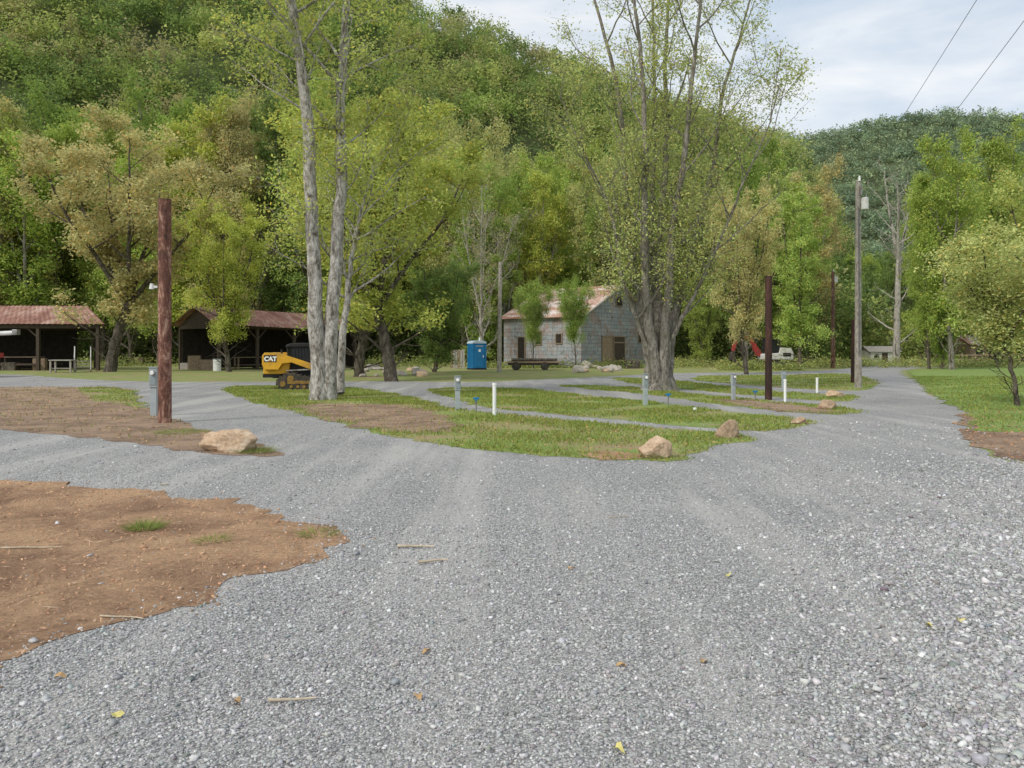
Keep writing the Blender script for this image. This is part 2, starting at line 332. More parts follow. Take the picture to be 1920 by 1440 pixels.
def blades(name,poly,n,ymax,h,label,avoid=(),colr=(.26,.345,.09),jit=.08):
    lo=poly.min(0);hi=poly.max(0); hi[1]=min(hi[1],ymax); lo[0]=max(lo[0],-hi[1]*.8); hi[0]=min(hi[0],hi[1]*.8)
    x=rng.uniform(lo[0],hi[0],n*3);y=rng.uniform(lo[1],hi[1],n*3);k=inside(poly,x,y)&(abs(x)<.75*y)
    for a in avoid: k&=~inside(a,x+rng.normal(0,.25,len(x)),y+rng.normal(0,.25,len(x)))|(rng.random(len(x))<.04)
    pn=np.sin(x*1.7+np.sin(y*1.1)*2)+np.sin(y*2.3+np.sin(x*.9)*2); k&=(rng.random(len(x))<.6+.36*pn)
    x,y=x[k][:n],y[k][:n];m=len(x); x=x+rng.normal(0,jit,m);y=y+rng.normal(0,jit,m)
    a=rng.uniform(0,2*PI,m);hh=h*rng.uniform(.4,1.3,m);w=.006+.0005*y
    dx,dy=np.cos(a)*w,np.sin(a)*w; lx,ly=rng.normal(0,.5,m)*hh,rng.normal(0,.5,m)*hh; z=np.full(m,.008)
    V=np.stack([np.stack([x-dx,y-dy,z],1),np.stack([x+dx,y+dy,z],1),np.stack([x+lx,y+ly,z+hh],1)],1).reshape(-1,3)
    v=rng.uniform(.6,1.4,m)[:,None]*np.array(colr)*np.stack([1+rng.uniform(-.15,.4,m),np.ones(m),np.ones(m)],1)
    o=np_mesh(name,V,np.arange(3*m).reshape(-1,3),M['leaf'],col=np.repeat(v,3,0)); return tag(o,label,'grass',kind='stuff')
blades('grass',islands[0],60000,34,.055,'short green grass on the nearest island',(dA,dB))
blades('grass',islands[1],26000,34,.055,'short green grass on the second island')
blades('grass',islands[2],14000,38,.06,'short green grass on the third island',(dC,))
blades('grass',islands[3],9000,45,.06,'short green grass on the fourth island')
blades('grass',islands[4],9000,52,.06,'short green grass on the farthest island')
blades('grass',rl,60000,45,.06,'bright green lawn grass right of the road',(),(.26,.36,.10))
blades('grass',gF,5000,40,.06,'grass patch beside the upper left drive')
blades('grass',fp,5000,40,.05,'thin grass sprouting in the dirt under the rusty post',(),(.3,.33,.13))
# ---------------------------------------------------------------- trees
def tube_np(pts,rad,n):
    pts=np.asarray(pts,float); K=len(pts); t=np.gradient(pts,axis=0); t/=np.linalg.norm(t,axis=1)[:,None]+1e-9
    md=pts[-1]-pts[0]; ref=np.array([1.,0,0]) if abs(md[2])>.7*np.linalg.norm(md) else np.array([0,0,1.])
    u=np.cross(t,ref); u/=np.linalg.norm(u,axis=1)[:,None]+1e-9; w=np.cross(t,u)
    a=np.arange(n)*2*PI/n; R=np.asarray(rad)[:,None,None]
    V=pts[:,None]+R*(np.cos(a)[None,:,None]*u[:,None]+np.sin(a)[None,:,None]*w[:,None])
    i=np.arange(K-1)[:,None]*n; j=np.arange(n)[None]; j2=(j+1)%n
    return V.reshape(-1,3),np.stack([i+j,i+j2,i+n+j2,i+n+j],-1).reshape(-1,4)
def branch(r,p0,d,L,n,up,wig):
    pts=[p0]; d=d/np.linalg.norm(d); p=p0
    for i in range(n):
        d=d+np.array([0,0,up/n])+r.normal(0,wig,3); d/=np.linalg.norm(d); p=p+d*(L/n); pts.append(p)
    return np.array(pts)
def interp(pts,t):
    k=t*(len(pts)-1); i=min(int(k),len(pts)-2); f=k-i; return pts[i]*(1-f)+pts[i+1]*f, pts[i+1]-pts[i]
def resample(pts,n):
    pts=np.array(pts,float); m=len(pts); out=[]
    for k in range(n+1):
        x=k/n*(m-1); i=min(int(x),m-2); t=x-i
        p0=pts[max(i-1,0)];p1=pts[i];p2=pts[i+1];p3=pts[min(i+2,m-1)]
        out.append(.5*((2*p1)+(-p0+p2)*t+(2*p0-5*p1+4*p2-p3)*t*t+(-p0+3*p1-3*p2+p3)*t**3))
    return np.array(out)
def grow(seed,stems,t0=.3,nb1=10,L1=3,nb2=5,nb3=4,nleaf=14,ls=.12,up=.5,sig=.3,el=.5,top=.4,leaf_t0=0,t0s=None,wood3=True,droop=0,thin=1.0,brown=.07):
    r=np.random.default_rng(seed); WV=[];WF=[];off=0; LC=[];LV=[]
    def addt(pts,rad,n):
        nonlocal off
        v,f=tube_np(pts,rad,n); WV.append(v); WF.append(f+off); off+=len(v)
    for si,(sp,sr) in enumerate(stems):
        n=max(8,int(len(sp)*4)); pts=resample(sp,n); rad=np.interp(np.linspace(0,1,n+1),np.linspace(0,1,len(sr)),sr)
        pts=pts+np.vstack([np.zeros(3),r.normal(0,.02,(n,3))*np.array([1,1,0])])
        addt(pts,rad*(1+r.normal(0,.03,n+1)),14)
        ts=t0 if t0s is None else t0s[si]; az=r.uniform(0,6.28)
        if ts>=1: continue
        for b in range(nb1):
            t=ts+(1-ts)*(b+r.uniform(0,.9))/nb1; p,d=interp(pts,t); d=d/np.linalg.norm(d)
            az+=2.4+r.normal(0,.4); u=np.array([math.cos(az),math.sin(az),el*(.6+.9*t)+r.normal(0,.15)])
            tt=(t-ts)/(1-ts); env=(1-tt)*1.0+tt*top; env*=min(1,.55+tt*2)
            L=L1*env*r.uniform(.6,1.3); r0=min(np.interp(t,np.linspace(0,1,n+1),rad)*.6,(.015+L*.018)*thin)
            vb=r.uniform(.85,1.15)
            b1=branch(r,p,u+d*.25,L,7,up,.10); addt(b1,np.linspace(r0,.010,8),6)
            for c in range(nb2):
                t2=.2+.8*(c+r.uniform(0,1))/nb2; p2,d2=interp(b1,min(t2,.99)); d2=d2/np.linalg.norm(d2)
                q=r.normal(size=3); q-=q.dot(d2)*d2; q/=np.linalg.norm(q); L2=L*r.uniform(.3,.55)*(1.15-.5*t2)
                b2=branch(r,p2,d2*.8+q+np.array([0,0,.15]),L2,5,up*.7,.13); addt(b2,np.linspace(max(.009,r0*.4*(1.1-t2)),.006,6),4)
                for e in range(nb3):
                    t3=.15+.85*(e+r.uniform(0,1))/nb3; p3,d3=interp(b2,min(t3,.99)); d3=d3/np.linalg.norm(d3)
                    q=r.normal(size=3); q/=np.linalg.norm(q); L3=max(.35,L2*r.uniform(.3,.6))
                    b3=branch(r,p3,d3*.7+q,L3,3,up*.4-droop,.15)
                    if wood3: addt(b3,np.linspace(.007,.004,4),3)
                    if nleaf and p3[2]>leaf_t0:
                        k=r.poisson(nleaf); tt3=r.random(k)*3; i=np.minimum(tt3.astype(int),2); f=(tt3-i)[:,None]
                        LC.append(b3[i]*(1-f)+b3[i+1]*f+r.normal(0,sig,(k,3))*np.array([1,1,.7])); LV.append(np.full(k,vb*r.uniform(.88,1.12)))
    W=(np.vstack(WV),np.vstack(WF))
    if not LC: return W,None
    Cn=np.vstack(LC); val=np.concatenate(LV)*r.uniform(.88,1.12,len(Cn)); warm=np.where(r.random(len(Cn))<brown,r.uniform(.15,.4,len(Cn)),r.uniform(-.12,.06,len(Cn)))
    return W,leafquads(r,Cn,ls*r.uniform(.6,1.25,len(Cn)),val,warm,1.1)
def make_tree(name,label,cat,loc,gr,barkm,color,group=None,rz=0):
    t=thing(name,label,cat,(loc[0],loc[1],0),rz,group)
    (WV,WF),Lf=gr
    np_mesh('trunk',WV,WF,barkm,t,smooth=True)
    if Lf is not None:
        c=np_mesh('crown',Lf[0],Lf[1],M['leaf'],t,col=Lf[2]); c.color=(*color,1)
    return t
def fork(seed,H,hf,nl,spread,r0,lean=(0,0)):
    r=np.random.default_rng(seed); st=[]
    top=np.array([lean[0],lean[1],hf])
    if nl==1:
        return [([(0,0,0),(lean[0]*.5,lean[1]*.5,H*.4),(lean[0],lean[1],H*.75),(lean[0]*1.1,lean[1]*1.1,H)],[r0,r0*.7,r0*.4,.02])]
    st.append(([(0,0,-.1),(lean[0]*.4,lean[1]*.4,hf*.5),tuple(top)],[r0*1.25,r0*.95,r0*.85]))
    for i in range(nl):
        a=2*PI*i/nl+r.uniform(-.4,.4); k=r.uniform(.5,1); hh=H*r.uniform(.8,1)*(1.02-.22*k)
        e=np.array([math.cos(a)*spread*k,math.sin(a)*spread*k,0])
        st.append(([top-np.array([0,0,.2]),top+e*.35+np.array([0,0,(hh-hf)*.3]),top+e*.75+np.array([0,0,(hh-hf)*.65]),top+e+np.array([0,0,hh-hf])],[r0*.6,r0*.42,r0*.25,.02]))
    return st
def LS(base,pts,Y,dy=None):
    out=[]
    for i,(px,py) in enumerate(pts):
        yy=Y+(dy[i] if dy else 0); p=P(px,py,yy); out.append((p.x-base[0],p.y-base[1],p.z))
    return out
YG=(.52,.56,.13); YB=(.58,.52,.24); GR=(.34,.45,.11); DG=(.22,.30,.09); LG=(.44,.54,.13); OL=(.48,.49,.19)
b=G(607,750); Y=b[1]
st=[(LS(b,[(600,756),(598,715),(594,600),(586,450),(578,250),(562,110),(545,0),(520,-160),(500,-300)],Y,[0,0,0,-.1,-.2,-.4,-.6,-1,-1.4]),[.37,.26,.235,.205,.18,.15,.13,.11,.05]),
    (LS(b,[(615,756),(616,715),(622,600),(633,450),(641,300),(638,180),(648,60),(655,-120),(670,-300)],Y,[.1,.1,.1,.2,.3,.4,.5,.8,1]),[.32,.25,.215,.19,.165,.14,.12,.09,.04]),
    (LS(b,[(637,738),(638,700),(642,640),(650,560),(660,480),(676,400),(700,310)],Y,[1.6,1.6,1.6,1.8,2.0,2.2,2.4]),[.17,.14,.12,.10,.08,.05,.02])]
make_tree('sycamore_tree','tall twin trunk tree with pale mottled bark beside the yellow track loader','tree',b,
  grow(11,st,.42,20,3.6,5,5,18,.06,.3,.24,.35,.7,4.2,t0s=[.5,.42,.45],thin=.6),M['bark_pale'],(.52,.57,.15))
b=G(1237,733); Y=b[1]
def ms(a,dy): return LS(b,a,Y,dy)
fan=[(-17,[(1214,640),(1200,560),(1180,450),(1172,330),(1160,180),(1120,20),(1080,-120)],[0,.1,.2,.4,.6,.8,1,1,1],.175),
     (-6,[(1222,640),(1212,560),(1208,430),(1210,300),(1205,150),(1190,0),(1170,-170)],[-.2,-.2,-.3,-.6,-.8,-1,-1.2,-1.4,-1.4],.165),
     (4,[(1236,640),(1234,540),(1240,400),(1250,260),(1248,120),(1255,-40),(1250,-200)],[.2,.2,.3,.8,1,1.3,1.5,1.6,1.6],.16),
     (8,[(1246,640),(1255,540),(1262,420),(1285,280),(1300,130),(1318,-30),(1330,-180)],[-.2,-.2,-.3,-.6,-.9,-1,-1.3,-1.6,-1.6],.155),
     (18,[(1256,640),(1276,550),(1300,440),(1335,320),(1355,180),(1390,60),(1420,-60)],[0,0,.1,.3,.6,.9,1,1.2,1.2],.14),
     (-12,[(1212,650),(1194,600),(1165,520),(1152,420),(1122,340),(1082,260),(1050,180)],[.1,.1,-.2,-.3,-.5,-.5,-.6,-.8,-.8],.09),
     (14,[(1254,650),(1282,590),(1318,520),(1360,430),(1395,340),(1440,240),(1460,160)],[.1,.1,-.2,-.4,-.6,-.8,-1,-1.4,-1.4],.08),
     (0,[(1230,640),(1226,540),(1222,410),(1228,260),(1226,110),(1222,-40),(1215,-190)],[.5,.5,.6,1,1.4,1.8,2,2.2,2.2],.12)]
st=[]
for o_,a,dy,r0 in fan: st.append((ms([(1237+o_*1.3,738),(1237+o_*.9,700)]+a,dy),[r0*2.1,r0*1.45,r0*1.25,r0,r0*.85,r0*.66,r0*.48,r0*.32,.02]))
make_tree('maple_tree','tall tree whose thick base fans into many grey stems in front of the barn','tree',b,
  grow(12,st,.3,15,3.7,5,5,20,.054,.5,.25,.6,.7,3.4,t0s=[.3,.32,.34,.34,.34,.35,.35,.34],thin=.6),M['bark_grey'],(.52,.56,.20))
protos={}; used={}
def proto(key,gr,barkm): protos[key]=(gr,barkm)
def put(key,name,label,px,pb,top,color,group=None,rz=0,wide=1.0,Yf=None):
    H0=protoH[key]; Y=Yf if Yf else CH*F/(pb-HY); X=(px-960)/F*Y; H=(HY-top)/F*Y+CH; sc=H/H0
    if key not in used:
        gr,bk=protos[key]; t=make_tree(name,label,'tree',(X,Y),gr,bk,color,group,rz); used[key]=t
    else:
        t=dup(used[key],(X,Y,0),rz,label,None); t.name=name
        if 'group' in t: del t['group']
        if group: t['group']=group
        for c in t.children:
            if 'crown' in c.name: c.color=(*color,1)
    t.scale=(sc*wide,sc*wide,sc); return t
protoH={'broad':18,'broad2':17,'slim':20,'slim2':18,'bushy':10,'young':6,'bare':16,'weep':20,'twig':14}
proto('broad',grow(21,fork(1,16.5,4,6,4.8,.27,(.9,.2)),.15,10,3.6,5,4,28,.10,.5,.24,.4,.5,3.0,wood3=False),M['bark_dark'])
proto('broad2',grow(22,fork(2,15.5,3,5,4.0,.22,(-.5,.3)),.12,12,3.3,5,4,26,.095,.35,.24,.35,.5,2.5,wood3=False),M['bark_dark'])
proto('slim',grow(23,fork(3,19.0,4.5,3,2.2,.2,(.4,.2)),.1,16,4.0,5,4,24,.11,.5,.27,.5,.35,2.4,wood3=False),M['bark_dark'])
proto('slim2',grow(24,fork(4,17.3,4,4,2.9,.2,(.2,-.2)),.1,12,3.3,5,4,26,.105,.6,.26,.5,.4,2.4,wood3=False),M['bark_grey'])
proto('bushy',grow(25,fork(5,9,1.4,6,2.6,.14,(.2,.1)),.1,8,2.1,5,4,24,.075,.4,.18,.3,.5,.6,wood3=False),M['bark_dark'])
proto('young',grow(26,fork(6,5.6,1.9,5,1.5,.05,(-.25,.05)),.1,9,1.15,5,4,24,.045,.5,.15,.4,.5,1.5,thin=.4,wood3=False),M['bark_dark'])
proto('bare',grow(27,fork(7,15.5,7,3,1.5,.2,(.2,0)),.1,9,2.6,4,3,0,.1,.5,.2,.5,.5,thin=1.3),M['bark_white'])
proto('weep',grow(28,fork(8,19.2,4,3,1.6,.17,(0,.2)),.08,15,2.8,5,5,22,.09,-.5,.22,.6,.45,1.8,wood3=False,droop=1.0),M['bark_dark'])
proto('twig',grow(29,fork(9,13.4,3,4,2,.12,(.1,.1)),.15,9,2.2,5,4,4,.075,.6,.25,.6,.5,3,thin=1.3),M['bark_white'])
put('broad','maple_tree','spreading yellow brown tree with leaning trunk right of the low open shed on the left',205,697,120,YB,rz=0,wide=1.1)
put('broad2','maple_tree','slim dark trunked yellow green tree in front of the dark open shed',430,697,300,YG,rz=1.2,wide=.85)
put('broad','maple_tree','large dense yellow green tree just right of the pale twin trunk tree',735,715,80,(.48,.52,.13),rz=2.4,wide=1.15)
put('broad2','maple_tree','arching yellow green tree reaching over the pale twin trunks',672,706,110,(.50,.55,.13),rz=3.0,wide=1.1)
put('bushy','shade_tree','dark green low tree left of the blue portable toilet',815,698,430,DG,rz=.3)
put('bushy','shade_tree','green tree rising behind the blue portable toilet',905,680,400,GR,rz=2.1,wide=.9,Yf=78)
put('young','shade_tree','narrow sparse tree growing before the side wall of the grey barn',1080,691,500,GR,rz=1,wide=.7,Yf=62)
put('slim','shade_tree','green tree standing behind the ridge of the grey barn',1010,680,250,LG,rz=4,wide=.8,Yf=92)
put('young','shade_tree','small sparse tree in front of the left corner of the barn roof',1000,692,505,(.36,.46,.12),rz=1.6,wide=.7,Yf=64)
put('broad','maple_tree','broad yellow green tree behind the right end of the barn',1330,684,250,OL,rz=4.2,wide=.75,Yf=90)
put('broad2','maple_tree','pale yellow brown tree beside the red and white digger',1400,702,270,(.58,.53,.24),rz=.4,wide=.7)
put('bushy','shade_tree','low green tree growing between the barn and the digger',1318,690,470,(.38,.45,.12),rz=3.6,wide=.75,Yf=74)
put('weep','willow_tree','tall drooping light green tree with thin black trunk right of the digger',1500,692,225,(.45,.56,.15),rz=.5,wide=.9)
put('weep','willow_tree','drooping green tree behind the rusty pole with a transformer',1462,684,205,LG,rz=2.5,wide=.8,Yf=84)
put('bare','bare_tree','dead bleached tree with bare branches right of the grey utility pole',1681,682,235,(1,1,1),rz=.4,wide=1.0,Yf=80)
put('slim','shade_tree','tall dense green tree, leftmost of the clump right of the road',1742,692,285,(.40,.50,.12),rz=1.4,wide=.6)
put('slim2','shade_tree','tall green tree in the middle of the clump right of the road',1785,693,190,(.41,.50,.12),rz=3.3,wide=.8)
put('slim','shade_tree','tall green tree behind the clump right of the road, near the right edge',1870,686,190,(.42,.51,.13),rz=5.1,wide=.85,Yf=70)
put('broad2','maple_tree','yellow green tree cut by the right edge of the picture',1975,700,240,(.52,.56,.18),rz=2,wide=.95)
put('bushy','shade_tree','low green tree in the clump right of the road',1766,692,480,GR,rz=5,wide=.7)
put('young','young_tree','young thin trunked tree with yellow green leaves on the right lawn',1908,762,385,(.58,.60,.24),rz=0,wide=1.25)
put('slim2','shade_tree','green tree rising behind the left open shed',40,684,150,LG,rz=.5,wide=1.1,Yf=82)
put('slim','shade_tree','tall green tree between the two open sheds',300,684,190,LG,rz=1.5,wide=1.0,Yf=80)
put('twig','twiggy_tree','thin pale twiggy tree with few leaves left of the barn roof',948,684,290,(.45,.42,.22),rz=1,Yf=80)
put('twig','twiggy_tree','pale twiggy tree above the blue portable toilet',905,684,270,(.45,.42,.22),rz=3,Yf=72)
put('twig','twiggy_tree','grey twiggy tree standing behind the dark open shed',480,684,300,(.45,.42,.22),rz=2,Yf=82)
rr=random.Random(8)
cols=[GR,LG,LG,YG,YG,OL,(.40,.48,.12),(.52,.50,.20),(.30,.40,.10),YB,DG]
for i in range(66):
    Yy=rr.uniform(78,112); px=-150+2250*(i+rr.uniform(0,1))/66
    if 1545<px<1715: continue
    top=rr.uniform(90,230) if px<900 else (rr.uniform(190,300) if px<1400 else rr.uniform(240,340))
    k=rr.choice(['slim','slim2','broad','broad2','slim','slim2','broad','bushy'])
    if k=='bushy': top+=230
    put(k,'woodland_tree','leafy tree in the edge of the wood behind the clearing',px,690,top,rr.choice(cols),'trees along the edge of the wood',rr.uniform(0,6.3),rr.uniform(.65,.95),Yf=Yy)
for i in range(9):
    put(rr.choice(['slim','slim2','broad']),'valley_tree','distant green tree in the valley gap behind the utility poles',1548+i*20,690,rr.uniform(400,480),rr.choice([GR,DG,LG,(.30,.38,.13)]),'trees in the valley gap',rr.uniform(0,6),.75,Yf=rr.uniform(130,175))
def mass(name,label,n,px0,px1,y0,y1,z1,ls,colr,seed,cat='undergrowth',clump=40,cs=1.0):
    r=np.random.default_rng(seed); k=n//clump
    Yc=r.uniform(y0,y1,k); px=r.uniform(px0,px1,k); X=(px-960)/F*Yc; Z=r.random(k)**1.3*z1
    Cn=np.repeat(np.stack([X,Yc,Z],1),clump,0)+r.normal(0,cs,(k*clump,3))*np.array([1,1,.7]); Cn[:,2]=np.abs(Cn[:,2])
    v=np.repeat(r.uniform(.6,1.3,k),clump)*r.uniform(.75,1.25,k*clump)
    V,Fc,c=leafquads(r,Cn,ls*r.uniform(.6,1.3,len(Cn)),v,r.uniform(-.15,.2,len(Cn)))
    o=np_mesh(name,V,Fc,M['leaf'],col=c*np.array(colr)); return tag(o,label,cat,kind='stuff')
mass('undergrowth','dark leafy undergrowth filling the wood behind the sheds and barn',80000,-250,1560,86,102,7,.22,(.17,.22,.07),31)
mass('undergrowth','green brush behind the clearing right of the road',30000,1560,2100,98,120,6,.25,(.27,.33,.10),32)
mass('weeds','tall weeds around the digger and the rusty pole',14000,1260,1900,66,80,.5,.10,(.38,.42,.15),33,'weeds',30,.4)
mass('weeds','tall weeds before the digger tracks',3500,1350,1500,58,61,.4,.09,(.36,.41,.14),36,'weeds',30,.3)
mass('weeds','tall weeds at the foot of the barn',5000,900,1260,64,69,.4,.09,(.33,.38,.13),34,'weeds',30,.3)
mass('weeds','weeds along the back of the clearing by the sheds',8000,-200,900,70,79,.5,.12,(.30,.34,.12),35,'weeds',30,.5)
# ---------------------------------------------------------------- hills
def hill(name,ytab,Y0,Y1,px0,px1,canopy,ntree,per,ls,cols,cr,seed,label,pow_=1.0):
    pxs=np.array([a for a,_ in ytab],float); pys=np.array([b for _,b in ytab],float)
    def h(px,Y):
        cy=np.interp(px,pxs,pys); Z=np.maximum(0,CH+(HY-cy)/F*Y1-canopy); t=np.clip((Y-Y0)/(Y1-Y0),0,1)
        return Z*t**pow_
    gx=np.linspace(px0,px1,90); gy=np.concatenate([np.linspace(Y0,Y1,30),[Y1*1.15,Y1*1.5]])
    PX,YY=np.meshgrid(gx,gy,indexing='ij'); Z=h(PX,YY); Z[:,-2]*=.95; Z[:,-1]*=.4; Z+=np.sin(PX*.03+YY*.05)*1.0*(Z>2)-.05
    V=np.stack([(PX-960)/F*YY,YY,Z],-1).reshape(-1,3); a,bn=PX.shape; i,j=np.meshgrid(np.arange(a-1),np.arange(bn-1),indexing='ij')
    Fc=np.stack([i*bn+j,(i+1)*bn+j,(i+1)*bn+j+1,i*bn+j+1],-1).reshape(-1,4)
    o=np_mesh(name,V,Fc,M['hill'],smooth=True); tag(o,kind='structure')
    r=np.random.default_rng(seed); Yt=np.sqrt(r.uniform((Y0+2)**2,(Y1*1.03)**2,ntree)); px=r.uniform(px0,px1,ntree); zt=h(px,np.minimum(Yt,Y1))
    k=zt>.5; Yt,px,zt=Yt[k],px[k],zt[k]; nt=len(Yt); X=(px-960)/F*Yt
    R=r.uniform(.65,1.35,nt)*cr; Hh=R*r.uniform(.9,1.7,nt); nc=16; pl=per//nc
    d=r.normal(size=(nt,nc,3)); d[...,2]=np.abs(d[...,2])*.9-.15; d/=np.linalg.norm(d,axis=2)[...,None]; d*=r.uniform(.55,1.08,(nt,nc,1))
    cc=np.stack([X,Yt,zt+canopy-Hh*.95],1)[:,None]+d*np.stack([R,R,Hh],1)[:,None]
    Cn=cc[:,:,None]+r.normal(0,1,(nt,nc,pl,3))*(R*.18)[:,None,None,None]
    pal=np.array(cols); ci=r.integers(0,len(pal),nt); tc=pal[ci]*r.uniform(.75,1.25,(nt,1))
    v=(np.repeat(r.uniform(.82,1.18,(nt,nc,1)),pl,2)*r.uniform(.93,1.07,(nt,nc,pl))).ravel(); Cn=Cn.reshape(-1,3)
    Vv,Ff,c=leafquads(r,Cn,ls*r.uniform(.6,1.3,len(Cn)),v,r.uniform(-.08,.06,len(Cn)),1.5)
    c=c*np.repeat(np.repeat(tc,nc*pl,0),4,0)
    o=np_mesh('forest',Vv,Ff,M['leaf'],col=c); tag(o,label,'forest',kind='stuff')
hill('hill',[(-700,-420),(0,-280),(500,-130),(830,0),(1000,70),(1240,170),(1420,225),(1500,262),(1560,400),(1640,600),(1700,650)],104,230,-450,1690,9,1500,416,.36,
     [(.28,.38,.11),(.34,.43,.12),(.22,.31,.095),(.42,.49,.14),(.48,.52,.17),(.25,.34,.10),(.45,.42,.20),(.18,.25,.09),(.38,.41,.16)],4.9,41,'mixed green wood covering the steep near hillside on the left')
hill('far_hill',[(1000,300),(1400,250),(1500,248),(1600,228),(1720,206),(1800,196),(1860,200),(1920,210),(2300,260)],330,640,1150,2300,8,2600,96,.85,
     [(.27,.36,.22),(.31,.40,.235),(.25,.33,.21),(.37,.44,.24)],6.0,42,'hazy green wood covering the distant hill on the right')  # aerial haze is put into these leaf colours as a bluish tint
# ---------------------------------------------------------------- rocks
def rock_obj(px,pb,w,h,mat,label,name='boulder',group=None,seed=0,dp=.8,Yf=None,cat='boulder'):
    Y=Yf or CH*F/(pb-HY); s=Y/F; W=w*s; Hh=h*s; X=(px-960)*s
    r=random.Random(seed)
    bm=bmesh.new(); bmesh.ops.create_icosphere(bm,subdivisions=5 if Y<16 else (4 if Y<30 else 3),radius=1)
    pl=[(Vector((r.gauss(0,1),r.gauss(0,1),r.gauss(0,.8))).normalized(),r.uniform(.60,.86)) for _ in range(12)]
    for v in bm.verts:
        c=v.co.copy()
        for n,d in pl:
            q=c.dot(n)
            if q>d: c-=n*(q-d)*.97
        c*=1+.10*noise.noise(c*2.2+Vector((seed,0,0)))+.05*noise.noise(c*7+Vector((0,seed,0)))+.02*noise.noise(c*18)
        v.co=c
    xs=[v.co.x for v in bm.verts]; zs=[v.co.z for v in bm.verts]; zlo=min(zs)+.22*(max(zs)-min(zs)); kx=W/(max(xs)-min(xs)); kz=Hh/(max(zs)-zlo)
    for v in bm.verts: v.co=Vector((v.co.x*kx,v.co.y*kx*dp,(v.co.z-zlo)*kz))
    me=bpy.data.meshes.new(name); bm.to_mesh(me); bm.free(); me.materials.append(mat)
    for p in me.polygons: p.use_smooth=True
    o=bpy.data.objects.new(name,me); COL.objects.link(o); o.location=(X,Y+W*dp*.4,0); tag(o,label,cat,group); return o
rock_obj(425,850,118,44,M['rock'],'large long flat topped sandstone boulder at the left drive corner',seed=3,dp=.6)
rock_obj(1230,862,68,42,M['rock'],'rounded tan boulder at the near corner of the grass island',seed=4,dp=.8)
rock_obj(1368,823,50,36,M['rock_brown'],'brown angular boulder at the right tip of the nearest grass island',seed=9,dp=.8)
rock_obj(1503,796,32,14,M['rock_brown'],'low flat brown rock at the right tip of the second island',seed=6,dp=.8)
rock_obj(1555,768,37,18,M['rock_brown'],'brown boulder at the right tip of the third island',seed=7,dp=.8)
rock_obj(1570,746,33,14,M['rock'],'small tan boulder at the right tip of the fourth island',seed=8,dp=.8)
rk=random.Random(4); gi=0
for cx,cy,sx,sy,n in ((735,699,70,8,22),(1125,695,45,5,14),(278,679,28,4,9),(690,690,20,3,5)):
    for i in range(n):
        w=rk.uniform(10,26); gi+=1
        rock_obj(cx+rk.uniform(-sx,sx),cy+rk.uniform(-sy,sy),w,w*rk.uniform(.3,.6),M['rock_pale'] if rk.random()<.7 else M['rock'],
          'pale field rock in the low pile '+{735:'beside the dark trunk right of the loader',1125:'in front of the barn',278:'between the two sheds',690:'behind the pale twin trunk tree'}[cx],'rock',
          'rocks piled '+{735:'right of the loader',1125:'before the barn',278:'between the sheds',690:'behind the twin trunk tree'}[cx],20+gi,cat='rock')
rock_obj(1187,705,30,17,M['bark_dark'],'dark old tree stump in front of the barn doors','tree_stump',seed=77,Yf=64,cat='stump')
# ---------------------------------------------------------------- posts and pedestals
def gpos(px,pb): x,y=G(px,pb); return (x,y,0),y/F
def rust_post(px,pb,top,w,mat,label,light=False):
    loc,s=gpos(px,pb); t=thing('steel_post',label,'post',loc); H=(pb-top)*s; R=w*s/2
    MB().cyl((0,0,-.1),(0,0,H),R,R*.96,32).build('shaft',mat,t,smooth=False)
    MB().cyl((0,0,H),(0,0,H+.012),R*.99,R*.97,24).build('end_cap',M['rust_dark'],t)
    if light: MB().box((-R-.05,-.02,H*.61),(.10,.05,.05)).cyl((-R-.13,-.02,H*.60),(-R-.13,-.02,H*.625),.06,.04,14).build('yard_light',M['white'],t)
    return t
rust_post(309,793,375,24,M['rust_post'],'tall thick rusty brown steel post beside the left power pedestal',True)
rust_post(1441,750,518,13,M['rust_dark'],'tall dark rusty steel post standing on the third grass island')
def pedestal(loc,s,hpx,label,wpx=13,meter=False,rz=0):
    t=thing('power_pedestal',label,'power pedestal',loc,rz,'campsite power pedestals'); H=hpx*s; W=wpx*s
    MB().box((0,0,H*.30),(W*.82,W*.7,H*.60)).build('lower_post',M['ped'],t,.006)
    MB().prism([(-W/2,H*.6),(W/2,H*.6),(W/2,H),(-W/2,H)],-W*.48,W*.42).build('cabinet',M['ped'],t,.008)
    MB().box((0,-W*.52,H*.74),(W*.8,W*.06,H*.18)).build('outlet_cover',M['lid'],t,.004)
    MB().box((0,0,H*1.012),(W*1.1,W*1.1,H*.025)).build('cap',M['lid'],t,.004)
    if meter:
        m=MB().cyl((0,-W*.45,H*.90),(0,-W*.75,H*.90),W*.36,W*.34,20).build('meter',M['steel'],t)
        MB().cyl((0,-W*.75,H*.90),(0,-W*.95,H*.90),W*.30,W*.22,20).build('meter_glass',M['pvc'],m)
    return t
for px,pb,h,w,l,mt in ((289,780,90,14,'grey power pedestal with round meter beside the thick rusty post',True),(858,769,63,11,'grey power pedestal on the nearest grass island left of a white pipe',True),
      (1210,760,58,9.5,'grey power pedestal left of the foot of the many stemmed tree',True),(1375,750,48,8,'grey power pedestal left of the dark rusty post',True),(1469,731,35,7,'small grey power pedestal just right of the dark rusty post',False)):
    loc,s=gpos(px,pb); pedestal(loc,s,h,l,w,mt,random.uniform(-.3,.3))
